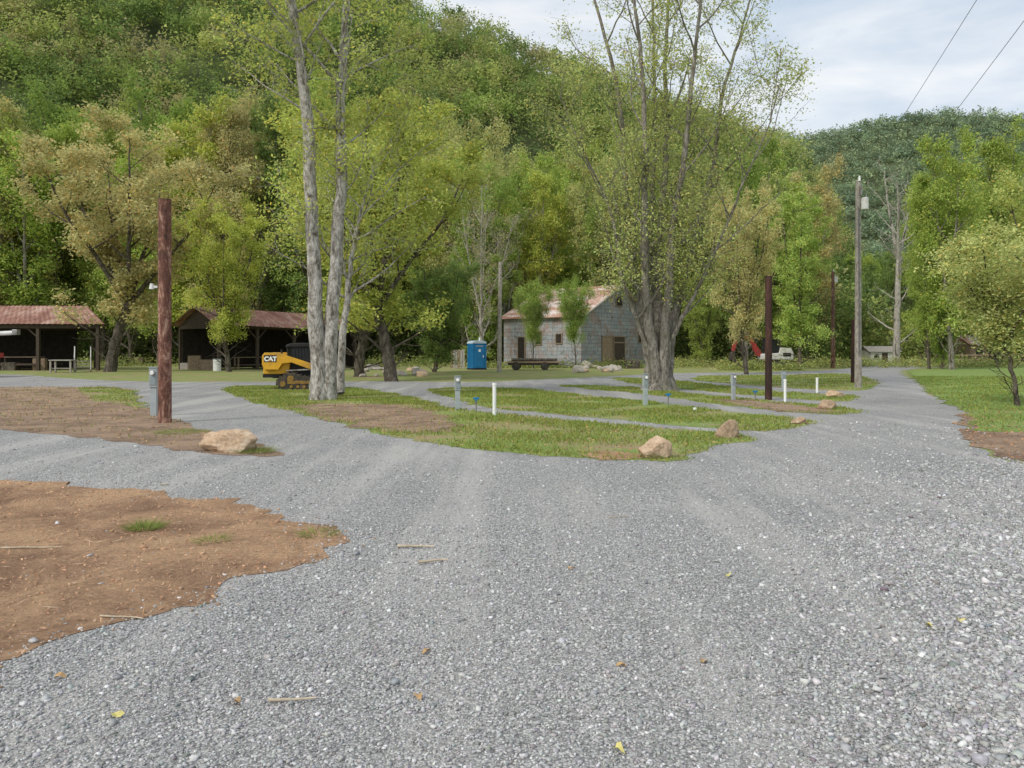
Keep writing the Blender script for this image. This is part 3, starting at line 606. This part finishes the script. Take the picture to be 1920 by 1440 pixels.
for px,pb,h,w,l in ((927,779,61,7,'white pipe standing on the nearest grass island'),(1472,753,42,5,'white pipe right of the dark rusty post'),(1532,737,29,4.5,'farthest white pipe near the right tip of the fourth island')):
    loc,s=gpos(px,pb); t=thing('pipe_marker',l,'pipe',loc,0,'white marker pipes')
    MB().cyl((0,0,-.05),(0,0,h*s*.95),w*s/2,None,16).build('pipe',M['pvc'],t); MB().cyl((0,0,h*s*.93),(0,0,h*s),w*s*.6,w*s*.56,16).build('cap',M['pvc'],t)
for px,pb,h,l in ((893,774,30,'small blue handled water tap between the pedestal and white pipe'),(1253,761,24,'small blue handled water tap at the foot of the many stemmed tree'),(1416,750,18,'small blue handled water tap left of the dark rusty post')):
    loc,s=gpos(px,pb); t=thing('water_tap',l,'water tap',loc,0); H=h*s
    MB().cyl((0,0,0),(0,0,H*.8),.018,None,8).build('riser_pipe',M['steel'],t); MB().cyl((0,0,H*.7),(-.02,-.12,H*.62),.02,None,8).build('spout',M['steel'],t)
    MB().box((0,0,H*.9),(.15,.04,.05)).box((0,0,H*.82),(.05,.05,.06)).build('handle',M['blue'],t,.004)
loc,s=gpos(1303,770); MB().cyl((0,0,0),(0,0,.08),.05,.045,16).build('pipe_stub',M['pvc']).location=loc
tag(bpy.data.objects['pipe_stub'],'short white capped pipe stub in the lane beyond the second island','pipe')
def pole(px,pb,top,w,mat,label,trans=None,ins=True,Yf=None,lean=0):
    Y=Yf or CH*F/(pb-HY); s=Y/F; H=CH+(HY-top)*s; t=thing('utility_pole',label,'utility pole',((px-960)*s,Y,0)); t.rotation_euler=(0,lean,0)
    MB().cyl((0,0,-.1),(0,0,H),w*s/2,w*s*.36,16).build('shaft',mat,t)
    if ins:
        MB().cyl((.0,-.12,H-.05),(.0,-.12,H+.15),.05,.03,10).build('insulator',M['pvc'],t)
        MB().box((.05,-.14,H-.45),(.08,.1,.35)).build('bracket',M['steel'],t)
    if trans:
        zt=CH+(HY-trans)*s; k=MB().cyl((.14,-.30,zt-.28),(.14,-.30,zt+.16),.14,None,20).cyl((.14,-.30,zt+.16),(.14,-.30,zt+.20),.15,.09,20).build('transformer',M['white'],t)
        MB().cyl((.18,-.30,zt+.18),(.20,-.32,zt+.36),.025,.02,8).build('bushing',M['steel'],k)
        MB().cyl((.02,-.16,zt),(.14,-.30,zt),.03,None,8).build('mount',M['steel'],t)
        MB().cyl((-.05,-.2,1.4),(-.05,-.17,zt-.2),.02,None,8).build('ground_cable',M['wire'],t)
    return t
pole(1609,728,338,13,M['pole_wood'],'tall grey wooden utility pole with white transformer left of the road',382)
pole(1562,690,508,8,M['rust_post'],'reddish brown utility pole with a small white transformer behind the grass strips',524)
pole(936,698,491,9,M['pole_wood'],'plain slender grey wooden pole right of the blue portable toilet',None,False,lean=.01)
loc,s=gpos(1601,718); o=MB().cyl((0,0,-.1),(0,0,118*s),.14,.12,14).build('wooden_post',M['rust_dark']); o.location=loc; tag(o,'short thick brown wooden post beside the grey utility pole','post')
def wire(a,b_,sag,label,n=24,r=.011):
    a=Vector(a);b_=Vector(b_); pts=[a.lerp(b_,i/n)-Vector((0,0,sag*4*(i/n)*(1-i/n))) for i in range(n+1)]
    v,f=tube_np(np.array(pts),np.full(n+1,r),5); o=np_mesh('power_line',v,f,M['wire']); tag(o,label,'cable')
wire((14.3,31.5,8.5),(3.0,-4,8.6),.15,'overhead cable from the grey utility pole rising to the top of the picture',r=.006)
wire((27.5,66,8.5),(4.6,-2,8.7),.25,'overhead cable from the reddish brown pole rising to the right edge',r=.007)
wire((-1.0,60,8.2),(14.2,31.7,7.9),.4,'thin cable running from the plain slender pole to the grey utility pole',r=.007)
# ---------------------------------------------------------------- buildings
def corr(a,b_,c,d,n,amp):
    a,b_,c,d=[Vector(q) for q in(a,b_,c,d)]; nr=(b_-a).cross(d-a).normalized(); vs=[];fs=[]
    for i in range(n+1):
        t=i/n; o=nr*(amp if i%2 else -amp); lo=a.lerp(b_,t)+o; hi=d.lerp(c,t)+o; vs+=[lo,lo.lerp(hi,.5)+nr*-.03*math.sin(i*.7),hi]
    for i in range(n):
        for k in range(2): q=i*3+k; fs.append((q,q+3,q+4,q+1))
    return vs,fs
BW,BL,EZ,RZ=12.6,9.3,4.75,7.8
t=thing('barn','weathered grey barn with red stains and patchy rusty roof behind the clearing','barn',(6.3,70,0),math.atan2(.763,.645))
MB().add([(0,0,0),(BW,0,0),(BW,0,EZ),(BW/2,0,RZ),(0,0,EZ)],[(0,1,2,3,4)]).build('front_wall',M['barn'],t)
MB().add([(0,BL,0),(BW,BL,0),(BW,BL,EZ),(BW/2,BL,RZ),(0,BL,EZ)],[(4,3,2,1,0)]).build('back_wall',M['barn'],t)
MB().add([(0,0,0),(0,BL,0),(0,BL,EZ),(0,0,EZ)],[(0,3,2,1)]).build('side_wall',M['barn'],t)
MB().add([(BW,0,0),(BW,BL,0),(BW,BL,EZ),(BW,0,EZ)],[(0,1,2,3)]).build('side_wall',M['barn'],t)
m=MB(); sl=(RZ-EZ)/(BW/2)
for sx in(0,1):
    ex=-.5 if sx==0 else BW+.5; ez=EZ-.5*sl+.06
    v,f=corr((ex,-.5,ez),(ex,BL+.4,ez),(BW/2,BL+.4,RZ+.07),(BW/2,-.5,RZ+.07),70,.025); m.add(v,f)
m.build('roof',M['barn_roof'],t)
for sx in(-1,1):
    a=Vector((BW/2+sx*.05,-.52,RZ)); e=Vector((BW/2+sx*(BW/2+.5),-.52,EZ-.5*sl)); MB().cyl(a,e,.08,None,4).build('fascia_board',M['greywood'],t)
def bdoor(x,z0,w,h,mt,lab):
    d=MB().box((x,-.05,z0+h/2),(w,.06,h)).build('door',mt,t); d['label']=lab
    f=MB()
    for dx in(-w/2-.05,w/2+.05): f.box((x+dx,-.07,z0+h/2),(.09,.1,h+.1))
    f.box((x,-.07,z0+h+.05),(w+.28,.1,.10)); f.build('frame',M['wood'],d)
    MB().box((x,-.1,z0+h*.8),(w*.95,.04,.12)).box((x,-.1,z0+h*.15),(w*.95,.04,.12)).build('batten',M['wood'],d)
bdoor(4.2,.1,1.6,2.7,M['wood'],'brown plank door'); bdoor(6.3,.1,1.9,2.7,M['darkwood'],'dark plank door')
def bwin(c,sx,sz,side):
    d=(sx,.06,sz) if side=='f' else (.06,sx,sz)
    w=MB()
    for k in(-1,1):
        if side=='f': w.box((c[0]+k*sx/2,c[1],c[2]),(.07,.12,sz+.1)); w.box((c[0],c[1],c[2]+k*sz/2),(sx+.1,.12,.07))
        else: w.box((c[0],c[1]+k*sx/2,c[2]),(.12,.07,sz+.1)); w.box((c[0],c[1],c[2]+k*sz/2),(.12,sx+.1,.07))
    w=w.build('window',M['wood'],t); MB().box(c,d).build('pane',M['shade'],w)
bwin((6.3,-.05,6.3),1.1,1.0,'f'); bwin((10.4,-.05,2.8),1.0,1.0,'f')
bwin((-.05,2.5,2.6),.7,.9,'s'); bwin((-.05,4.9,2.7),.7,1.3,'s'); bwin((-.05,7.0,1.6),.9,2.4,'s')
ang=math.atan2(.75,.66)
t=thing('open_shed','dark open sided shed with rusty red roof behind the yellow track loader','shed',(-22.1,58,0),ang)
L,W,ez,rz=13,6.2,3.6,4.95; m=MB()
for s0 in(-.5,W+.5):
    v,f=corr((-.5,s0,ez-.12),(L,s0,ez-.45),(L,W/2,rz-.3),(-.5,W/2,rz),80,.02); m.add(v,f)
m.build('roof',M['rust_roof'],t)
def brace(a,b_): MB().cyl(a,b_,.06,None,4).build('brace',M['darkwood'],t)
for x in(0,3.2,6.5,9.8,12.6):
    for y_ in(0,W): MB().box((x,y_,(ez-.2)/2),(.2,.2,ez-.2)).build('post',M['darkwood'],t)
    brace((x+.05,0,ez-1.2),(x+.9,0,ez-.3))
    if x>0: brace((x-.05,0,ez-1.2),(x-.9,0,ez-.3))
for q in (((L/2,0,ez-.25),(L,.12,.28)),((0,W/2,ez-.25),(.12,W,.28)),((L/2,W,ez-.25),(L,.12,.28))): MB().box(*q).build('beam',M['darkwood'],t)
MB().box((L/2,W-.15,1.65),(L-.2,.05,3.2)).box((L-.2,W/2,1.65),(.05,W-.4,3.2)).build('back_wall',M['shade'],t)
MB().add([(-.02,.1,ez-.1),(-.02,W-.1,ez-.1),(-.02,W/2,rz-.1)],[(0,2,1)]).build('gable_panel',M['darkwood'],t)
t=thing('open_shed','low open sided shed with rust brown metal roof at the left edge','shed',(-48,58,0),0)
L,W,ez,rz=17.0,8,3.55,5.15; m=MB()
v,f=corr((-4,-.4,ez),(L+.5,-.4,ez-.05),(L-3.2,W/2,rz-.05),(-4,W/2,rz),110,.02); m.add(v,f)
v,f=corr((-4,W+.4,ez),(L-4.2,W+.4,ez),(L-3.2,W/2,rz),(-4,W/2,rz),110,.02); m.add(v,f)
m.add([(L+.5,-.4,ez-.05),(L-4.2,W+.4,ez),(L-3.2,W/2,rz-.04)],[(0,1,2)])
m.build('roof',M['rust_roof'],t)
for x in(-1,3.6,8,12.3,16.8):
    for y_ in(0,W):
        if not (y_ and x>13): MB().box((x,y_,(ez-.1)/2),(.22,.22,ez-.1)).build('post',M['darkwood'],t)
    if x>0: brace((x,0,ez-1.1),(x-.9,0,ez-.3))
for q in (((L/2-1,0,ez-.22),(L+2,.14,.3)),((L/2-3,W,ez-.25),(L-3,.14,.25))): MB().box(*q).build('beam',M['darkwood'],t)
MB().cyl((16.8,.1,ez-.25),(12.6,W-.1,ez-.25),.11,None,4).build('beam',M['darkwood'],t)
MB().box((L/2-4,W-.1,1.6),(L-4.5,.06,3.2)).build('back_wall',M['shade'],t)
MB().box((L/2-2,2,.45),(L-6,3.4,.12)).build('platform',M['darkwood'],t)
def table(loc,rz,l,w,h,mat,label,name='work_table'):
    t=thing(name,label,'table',loc,rz); MB().box((0,0,h),(l,w,.07)).build('tabletop',mat,t,.01)
    for a in(-1,1):
        for c in(-1,1): MB().box((a*(l/2-.1),c*(w/2-.1),h/2-.02),(.1,.1,h-.04)).build('leg',mat,t)
    MB().box((0,0,h*.35),(l-.25,w-.2,.04)).build('shelf',mat,t)
def gp3(px,pb,Y): return ((px-960)/F*Y,Y,0)
table(gp3(118,0,53),.1,1.5,.9,.85,M['greywood'],'pale wooden table with shelf left of the porch steps')
table(gp3(40,0,60),0,3.2,.9,1.0,M['wood'],'long timber workbench inside the left open shed')
table(gp3(470,0,63),.8,2.6,.8,.95,M['wood'],'long timber bench inside the dark open shed')
t=thing('porch_steps','wooden steps with pale handrails in front of the left open shed','steps',gp3(155,0,54),.5)
for i in range(4): MB().box((0,i*.28,.16+i*.2),(1.0,.3,.05)).build('tread',M['greywood'],t)
for a in(-1,1):
    MB().cyl((a*.5,-.15,.05),(a*.5,1.0,.85),.05,None,4).build('stringer',M['wood'],t)
    MB().cyl((a*.5,-.1,1.0),(a*.5,1.0,1.8),.035,None,6).build('handrail',M['white'],t)
    for q in(0,1): MB().cyl((a*.5,-.05+q*.95,.1+.6*q),(a*.5,-.05+q*.95,1.05+.7*q),.035,None,6).build('baluster',M['white'],t)
def crate(px,Y,w,h,mat,label,z=0,name='storage_crate'):
    x=(px-960)/F*Y; t=thing(name,label,'crate',(x,Y,z),random.uniform(-.3,.3)); b=MB()
    for s in(-1,1): b.box((0,s*w*.35,h/2),(w,.04,h)); b.box((s*w*.5,0,h/2),(.04,w*.7,h))
    b.build('box_wall',mat,t); MB().box((0,0,.04),(w*.96,w*.66,.05)).build('base',mat,t); MB().box((0,0,h*.97),(w*.9,w*.6,.05)).build('lid',mat,t)
crate(365,61,.9,1.1,M['wood'],'tall brown crate under the left end of the dark shed'); crate(395,60,1.2,.8,M['wood'],'wide brown crate beside the front post of the dark shed')
crate(350,62,.8,.5,M['greywood'],'low grey crate at the gable end of the dark shed'); crate(75,59,.8,.9,M['wood'],'brown crate in the left shed beside the pale table'); crate(20,58.6,1.0,.6,M['bark_dark'],'dark crate at the left end of the left shed')
t=thing('plastic_drum','white plastic drum inside the dark open shed','drum',gp3(407,0,57.2)); MB().cyl((0,0,0),(0,0,.85),.28,.29,18).build('barrel',M['pvc'],t); MB().cyl((0,0,.85),(0,0,.9),.3,None,18).build('lid',M['lid'],t)
t=thing('boom_machine','white boom and red deck of a machine cut by the left edge','machine',(-30.3,44,0))
MB().cyl((-2.6,0,2.35),(1.9,0,2.55),.13,None,10).build('boom',M['white'],t); MB().box((1.95,0,2.58),(.3,.32,.3)).build('boom_head',M['steel'],t,.02)
MB().box((-1.2,0,1.25),(4.0,1.4,.28)).build('deck',M['red'],t,.02); MB().box((-1.5,0,1.75),(.4,.4,1.0)).build('mast',M['steel'],t)
for a in(-2.4,.0):
    for c in (-.6,.6): MB().cyl((a,c-.12,.45),(a,c+.12,.45),.45,None,20).build('wheel',M['rubber'],t)
MB().box((-1.2,0,.85),(3.4,.5,.55)).build('chassis',M['black'],t)
loc,s=gpos(894,693); t=thing('portable_toilet','bright blue portable toilet with pale roof at the back of the clearing','portable toilet',loc,.42)
b=MB().box((0,0,1.05),(1.12,1.12,2.0))
for k in(-1,1): b.box((k*.53,-.53,1.05),(.1,.1,2.04)); b.box((k*.53,.53,1.05),(.1,.1,2.04))
for i in range(4): b.box((-.58,-.36+i*.24,1.1),(.03,.09,1.7))
b.build('body',M['blue'],t,.01); MB().box((0,0,.06),(1.2,1.25,.12)).build('skid_base',M['black'],t)
MB().prism([(-.62,2.05),(.62,2.05),(.55,2.2),(.3,2.28),(-.3,2.28),(-.55,2.2)],-.62,.62).build('roof',M['bluetop'],t,.02)
d=MB().box((0,-.58,1.05),(.8,.05,1.8)).build('door',M['blue'],t,.01); MB().box((.3,-.62,1.05),(.05,.05,.16)).build('handle',M['pvc'],d); MB().box((0,-.61,1.5),(.18,.015,.2)).build('door_sign',M['pvc'],d)
MB().box((0,-.612,1.85),(.6,.015,.1)).build('vent_grille',M['lid'],t); MB().cyl((.38,.38,2.1),(.38,.38,2.55),.06,None,10).build('vent_pipe',M['pvc'],t)
t=thing('wooden_gate','dark weathered timber panel left of the blue toilet','panel',gp3(858,0,64))
for i in range(6): MB().box((-.5+i*.2,0,.8),(.17,.04,1.5+.1*(i%2))).build('board',M['greywood'] if i%3 else M['wood'],t)
t=thing('flatbed_trailer','old low timber flatbed trailer in front of the barn','trailer',gp3(1000,0,59.5),-.06)
MB().box((0,0,.62),(3.9,1.7,.12)).build('deck',M['wood'],t); MB().box((0,-.7,.48),(3.9,.12,.18)).box((0,.7,.48),(3.9,.12,.18)).build('frame',M['darkwood'],t)
for a in(-1.3,.9):
    for c in(-.9,.9): MB().cyl((a,c-.1,.32),(a,c+.1,.32),.32,None,18).build('wheel',M['rubber'],t)
MB().cyl((1.9,0,.5),(2.9,0,.35),.05,None,8).build('drawbar',M['steel'],t)
for i in range(4):
    o=MB().cyl((-1.7+i*.1,0,0),(1.5+i*.12,0,0),.12,.10,10).build('log',M['bark_dark']); p=gp3(1000,0,59.5); o.location=(p[0],p[1]-.5+i*.3,.80); tag(o,'weathered log lying on the timber flatbed trailer','log','logs on the flatbed trailer')
def hut(px,Y,w,d,h,rh,wall,roof,label,rz=0):
    t=thing('small_building',label,'building',gp3(px,0,Y),rz)
    MB().box((0,0,h/2),(w,d,h)).build('wall',wall,t); m=MB()
    for k in(-1,1):
        v,f=corr((-w/2-.3,k*(d/2+.3),h-.1),(w/2+.3,k*(d/2+.3),h-.1),(w/2+.3,0,h+rh),(-w/2-.3,0,h+rh),24,.02); m.add(v,f)
    m.add([(-w/2,-d/2,h),(-w/2,d/2,h),(-w/2,0,h+rh-.1)],[(0,1,2)]); m.add([(w/2,-d/2,h),(w/2,d/2,h),(w/2,0,h+rh-.1)],[(0,1,2)])
    m.build('roof',roof,t); MB().box((0,-d/2-.03,h*.42),(w*.2,.05,h*.8)).build('door',M['darkwood'],t); MB().box((-w*.3,-d/2-.03,h*.55),(w*.16,.05,h*.3)).build('window',M['glass'],t)
hut(1648,95,3.4,3.0,1.4,.6,M['white'],M['greywood'],'small low whitish shed with grey metal roof far down the road')
hut(1835,100,6,4,2.3,1.1,M['wood'],M['barn_roof'],'brown timber cabin far behind the right clump of trees',.2)
t=thing('rail_fence','low timber rail fence at the bend of the road','fence',gp3(1840,0,88),.12)
for i in range(8): MB().box((-5.6+i*1.6,0,.6),(.12,.12,1.2)).build('post',M['wood'],t)
for z in(.45,.95): MB().box((0,-.09,z),(11.4,.05,.12)).build('rail',M['wood'],t)
# ---------------------------------------------------------------- track loader
def text_mesh(s,size,name,mat,parent,loc,rot=(PI/2,0,0)):
    cu=bpy.data.curves.new(name,'FONT'); cu.body=s; cu.size=size; cu.extrude=.004; cu.offset=.012*size/.2; o=bpy.data.objects.new('tmp',cu); COL.objects.link(o)
    bpy.context.view_layer.update(); me=bpy.data.meshes.new_from_object(o.evaluated_get(bpy.context.evaluated_depsgraph_get())); bpy.data.objects.remove(o)
    me.materials.clear(); me.materials.append(mat); q=bpy.data.objects.new(name,me); COL.objects.link(q); q.parent=parent; q.location=loc; q.rotation_euler=rot; return q
loc=P(493,731,30.4); t=thing('track_loader','yellow compact track loader with black cab behind the pale twin trunk tree','track loader',(loc.x,30.2,0),.10)
def track(y0):
    w=.36; pts=[(.55,.28),(.72,.08),(.95,0),(2.35,0),(2.58,.08),(2.68,.28),(2.5,.45),(1.6,.56),(1.25,.68),(.95,.66),(.65,.48)]
    o=MB().prism(pts,y0,y0+w); n=len(pts)
    for i in range(n):
        a=Vector((pts[i][0],0,pts[i][1]));b_=Vector((pts[(i+1)%n][0],0,pts[(i+1)%n][1])); L=(b_-a).length; k=max(1,int(L/.13)); d=(b_-a)/L; nn=Vector((d.z,0,-d.x))
        R=Matrix(((d.x,0,nn.x),(0,1,0),(d.z,0,nn.z)))
        for j in range(k): c=a+d*(j+.5)*L/k+nn*.015; o.box((c.x,y0+w/2,c.z),(.055,w+.01,.045),R)
    o=o.build('track',M['rubber'],t)
    for x,z,r in((1.12,.44,.13),(.82,.24,.11),(2.42,.24,.11)): MB().cyl((x,y0-.02,z),(x,y0+w+.02,z),r,None,18).build('sprocket',M['yellow_dirty'],o)
    for x in(1.15,1.4,1.65,1.9,2.15): MB().cyl((x,y0-.02,.13),(x,y0+w+.02,.13),.06,None,14).build('roller',M['yellow_dirty'],o)
    MB().box((1.65,y0+.01,.30),(1.3,.06,.12)).build('track_frame',M['yellow_dirty'],o)
track(0); track(1.34)
MB().prism([(.35,.45),(2.6,.45),(2.6,.95),(1.3,1.0),(.35,.95)],.38,1.32).build('chassis',M['black'],t,.02)
MB().prism([(.02,.62),(.04,1.36),(.12,1.42),(.90,1.40),(1.05,1.0),(1.0,.62)],.22,1.48).build('engine_cover',M['yellow'],t,.03)
MB().box((.02,.85,.93),(.05,.9,.45)).build('rear_grille',M['black'],t)
MB().prism([(.0,.48),(.0,.62),(.7,.62),(.6,.48)],.25,1.45).build('rear_bumper',M['black'],t,.01)
for y0 in(.02,1.46):
    MB().prism([(.10,.80),(.02,1.0),(.02,1.36),(.12,1.47),(.66,1.47),(.95,1.36),(1.9,1.04),(2.95,.58),(2.98,.38),(2.78,.34),(2.5,.58),(1.8,.84),(1.15,1.08),(.80,1.04),(.64,.80)],y0,y0+.20).build('lift_arm',M['yellow'],t,.015)
    MB().cyl((.95,y0+.08,.75),(1.9,y0+.08,.80),.04,None,10).build('hydraulic_cylinder',M['steel'],t)
c=MB()
for y_ in(.45,1.25):
    c.cyl((.98,y_,1.0),(.92,y_,1.72),.04,None,8); c.cyl((2.1,y_,1.0),(1.95,y_,1.72),.04,None,8); c.cyl((.92,y_,1.71),(1.95,y_,1.72),.04,None,8)
    for i in range(7): c.cyl((1.1+i*.13,y_,1.2),(1.08+i*.12,y_,1.68),.012,None,4)
c.box((1.5,.85,1.06),(1.1,.82,.34)); c=c.build('cab',M['black'],t)
MB().prism([(.84,1.68),(.88,1.78),(1.05,1.84),(1.5,1.86),(2.0,1.82),(2.08,1.70)],.38,1.32).build('cab_roof',M['black'],c,.03)
MB().box((1.5,.47,1.46),(.9,.02,.44)).build('side_window',M['glass'],c); MB().box((.97,.85,1.45),(.02,.72,.42)).build('rear_window',M['glass'],c)
MB().box((1.4,.85,1.15),(.5,.5,.1)).box((1.2,.85,1.36),(.1,.5,.4)).build('seat',M['rubber'],c)
MB().cyl((.55,1.2,1.38),(.55,1.2,1.6),.04,None,10).build('exhaust_pipe',M['black'],t)
pn=MB().prism([(.10,1.10),(.10,1.37),(.58,1.37),(.58,1.10)],.012,.019).build('side_decal',M['black'],t)
text_mesh('CAT',.24,'logo_lettering',M['pvc'],pn,(.11,.006,1.145))
MB().add([(.265,-.003,1.135),(.39,-.003,1.135),(.328,-.003,1.21)],[(0,1,2)]).build('logo_triangle',M['yellow'],pn)
MB().box((.01,.3,1.2),(.04,.12,.08)).build('tail_light',M['red'],t)
# ---------------------------------------------------------------- digger
t=thing('excavator','compact white and black digger with red boom parked behind the grass strips','digger',gp3(1432,0,66),.12)
for c in(-.75,.75):
    k=MB().prism([(-.6,.3),(-.4,.02),(2.0,.02),(2.2,.3),(2.0,.58),(-.4,.58)],c-.2,c+.2).build('track',M['rubber'],t,.03)
    for i in range(4): MB().cyl((-.1+i*.6,c-.23,.25),(-.1+i*.6,c+.23,.25),.15,None,12).build('roller',M['steel'],k)
MB().box((.8,0,.62),(.9,.9,.2)).build('turntable',M['black'],t)
MB().prism([(-.2,.72),(-.2,1.2),(1.0,1.3),(1.1,1.75),(2.1,1.7),(2.3,1.3),(2.3,.72)],-.8,.8).build('house',M['white'],t,.05)
MB().box((1.7,-.812,1.15),(.7,.02,.3)).build('side_stripe',M['black'],t)
c=MB()
for a in((0,-.7),(1.05,-.7),(0,.15),(1.05,.15)): c.box((a[0],a[1],1.9),(.08,.08,1.3))
c.box((.52,-.27,2.58),(1.25,1.0,.1)).box((.52,-.27,1.35),(1.1,.9,.2)); c=c.build('cab',M['black'],t,.01)
MB().box((.52,-.72,1.95),(.95,.03,1.0)).box((-.02,-.27,1.95),(.03,.75,1.0)).build('window',M['glass'],c)
MB().prism([(-.2,1.0),(-.1,1.35),(-.9,2.5),(-1.6,2.75),(-2.3,2.75),(-2.3,2.5),(-1.6,2.45),(-1.1,2.25),(-.55,1.05)],.2,.45).build('boom',M['red'],t,.02)
MB().prism([(-2.05,2.8),(-2.4,2.85),(-2.75,1.5),(-2.55,1.35),(-2.15,2.5)],.22,.43).build('stick',M['red'],t,.02)
MB().prism([(-2.5,1.5),(-2.85,1.3),(-2.9,.75),(-2.6,.45),(-2.2,.55),(-2.55,.85)],.05,.6).build('bucket',M['rubber'],t,.01)
MB().cyl((-.5,.32,1.7),(-1.3,.32,2.2),.06,None,8).build('hydraulic_cylinder',M['steel'],t); MB().box((-1.0,0,.3),(.15,1.6,.5)).build('dozer_blade',M['rubber'],t,.02)
# ---------------------------------------------------------------- sticks, leaves
def stick(px,py,lpx,rz,label,r=.010):
    x,y=G(px,py); s=y/F; L=lpx*s; rr_=np.random.default_rng(int(px)); n=7
    p=np.stack([np.linspace(-L/2,L/2,n),np.cumsum(rr_.normal(0,.006,n)),np.full(n,r*1.1)+.012],1)
    v,f=tube_np(p,np.linspace(r,r*.5,n),7); o=np_mesh('stick',v,f,M['stick'],loc=(x,y,0)); o.rotation_euler=(0,0,rz); tag(o,label,'stick')
stick(780,1030,70,.02,'pale straight stick on the gravel, farther of the pair right of the red soil',.012)
stick(812,1058,56,.25,'pale bent stick on the gravel, nearer of the pair right of the red soil',.012)
stick(548,1319,88,.05,'flat pale stick on the gravel near the bottom edge',.008)
stick(310,912,16,.8,'tiny dark twig standing at the edge of the near red soil',.01)
stick(230,1162,90,-.1,'thin dry stick on the lower part of the red soil',.006); stick(60,1030,110,.08,'long dry stick at the left edge of the red soil',.007)
stick(1160,972,40,.3,'short twig in the middle of the gravel road',.005)
for i,(px,py,y_,l) in enumerate(((1800,1168,1,'bright yellow leaf on the gravel at the right'),(1742,1178,1,'small yellow leaf left of the bright yellow leaf'),(1166,1254,0,'tan leaf on the gravel right of bottom centre'),(800,1227,0,'brown curled leaf on the gravel below the sticks'),
    (785,1312,0,'reddish brown leaf near the bottom of the gravel'),(218,1348,1,'yellow brown leaf near the bottom left corner'),(444,1323,0,'tiny tan leaf left of the flat pale stick'),(1072,1070,0,'brown leaf in the middle of the gravel'),(1365,1083,1,'small pale leaf right of the road centre'),(1160,1412,1,'pale yellow leaf at the bottom edge'),(112,1275,0,'orange brown leaf by the lower end of the red soil'),(1320,1245,0,'small brown leaf right of the tan leaf'))):
    x,y=G(px,py); m=MB(); n=10; pts=[(0,0,0)]
    for k in range(n): a=2*PI*k/n; r_=.018*(1+.35*math.cos(3*a)+.15*random.random()); pts.append((r_*1.3*math.cos(a),r_*math.sin(a),.010*math.cos(2*a+i)+.003))
    m.add(pts,[(0,1+k,1+(k+1)%n) for k in range(n)]); o=m.build('fallen_leaf',M['leafyellow'] if y_ else M['leafdry']); o.location=(x,y,.020); o.rotation_euler=(.15,.1,i*1.3); tag(o,l,'leaf')
def tuft(px,py,n,h,rad,label):
    x,y=G(px,py); r=np.random.default_rng(int(px)); a=r.uniform(0,2*PI,n); d=rad*np.sqrt(r.random(n)); bx,by=d*np.cos(a),d*np.sin(a); hh=h*r.uniform(.4,1.2,n)
    w=.0035; q=r.uniform(0,2*PI,n); lx,ly=bx*.9+r.normal(0,.03,n),by*.9+r.normal(0,.03,n); z=np.zeros(n)
    V=np.stack([np.stack([bx-np.cos(q)*w,by-np.sin(q)*w,z],1),np.stack([bx+np.cos(q)*w,by+np.sin(q)*w,z],1),np.stack([bx+lx,by+ly,hh],1)],1).reshape(-1,3)
    c=r.uniform(.6,1.4,n)[:,None]*np.array([.28,.34,.10]); o=np_mesh('grass_tuft',V,np.arange(3*n).reshape(-1,3),M['leaf'],col=np.repeat(c,3,0),loc=(x,y,.006)); tag(o,label,'grass tuft')
tuft(272,992,420,.07,.13,'green grass tuft in the middle of the near red soil'); tuft(595,1003,200,.04,.14,'thin low grass tuft at the right tip of the red soil'); tuft(398,1015,150,.035,.12,'sparse grass tuft right of the green tuft on the red soil')
tuft(480,848,500,.09,.25,'grass growing at the right foot of the long boulder'); tuft(340,812,500,.07,.4,'grass patch behind the long boulder')
# ---------------------------------------------------------------- light, sky, camera
SE,SR=math.radians(42),math.atan2(-.75,-.66)
w=bpy.data.worlds.new('World'); SC.world=w; w.use_nodes=True; nt=w.node_tree; bg=nt.nodes['Background']
sky=nt.nodes.new('ShaderNodeTexSky'); sky.sky_type='NISHITA'; sky.sun_disc=False; sky.sun_elevation=SE; sky.sun_rotation=SR; sky.air_density=1.0; sky.dust_density=2
tc=nt.nodes.new('ShaderNodeTexCoord'); mp=nt.nodes.new('ShaderNodeMapping'); mp.inputs['Scale'].default_value=(1,1,3.2); nt.links.new(tc.outputs['Generated'],mp.inputs[0])
n1=noi(nt,mp.outputs[0],2.3,6,.58,.3); f=ramp(nt,n1,[(.38,.68),(.60,1.0)])
n2=noi(nt,mp.outputs[0],4.5,5,.55,.4); cc=ramp(nt,n2,[(.32,(4.3,5.0,5.8)),(.62,(6.4,6.55,6.7))])
c=mixc(nt,f,sky.outputs[0],cc)
nt.links.new(c,bg.inputs['Color']); bg.inputs['Strength'].default_value=.15
sl=bpy.data.lights.new('sun','SUN'); sl.energy=2.3; sl.angle=math.radians(14); sl.color=(1,.94,.85); so=bpy.data.objects.new('sun',sl); COL.objects.link(so)
d=Vector((math.sin(SR)*math.cos(SE),math.cos(SR)*math.cos(SE),math.sin(SE))); so.rotation_euler=d.to_track_quat('Z','Y').to_euler()
cam=bpy.data.cameras.new('camera'); co=bpy.data.objects.new('camera',cam); COL.objects.link(co); co.location=(0,0,CH); co.rotation_euler=(PI/2,0,0)
cam.sensor_width=36; cam.lens=36*F/1920; cam.shift_y=-65/1920; cam.clip_end=6000; SC.camera=co
SC.view_settings.view_transform='Standard'; SC.view_settings.look='None'; SC.view_settings.exposure=0
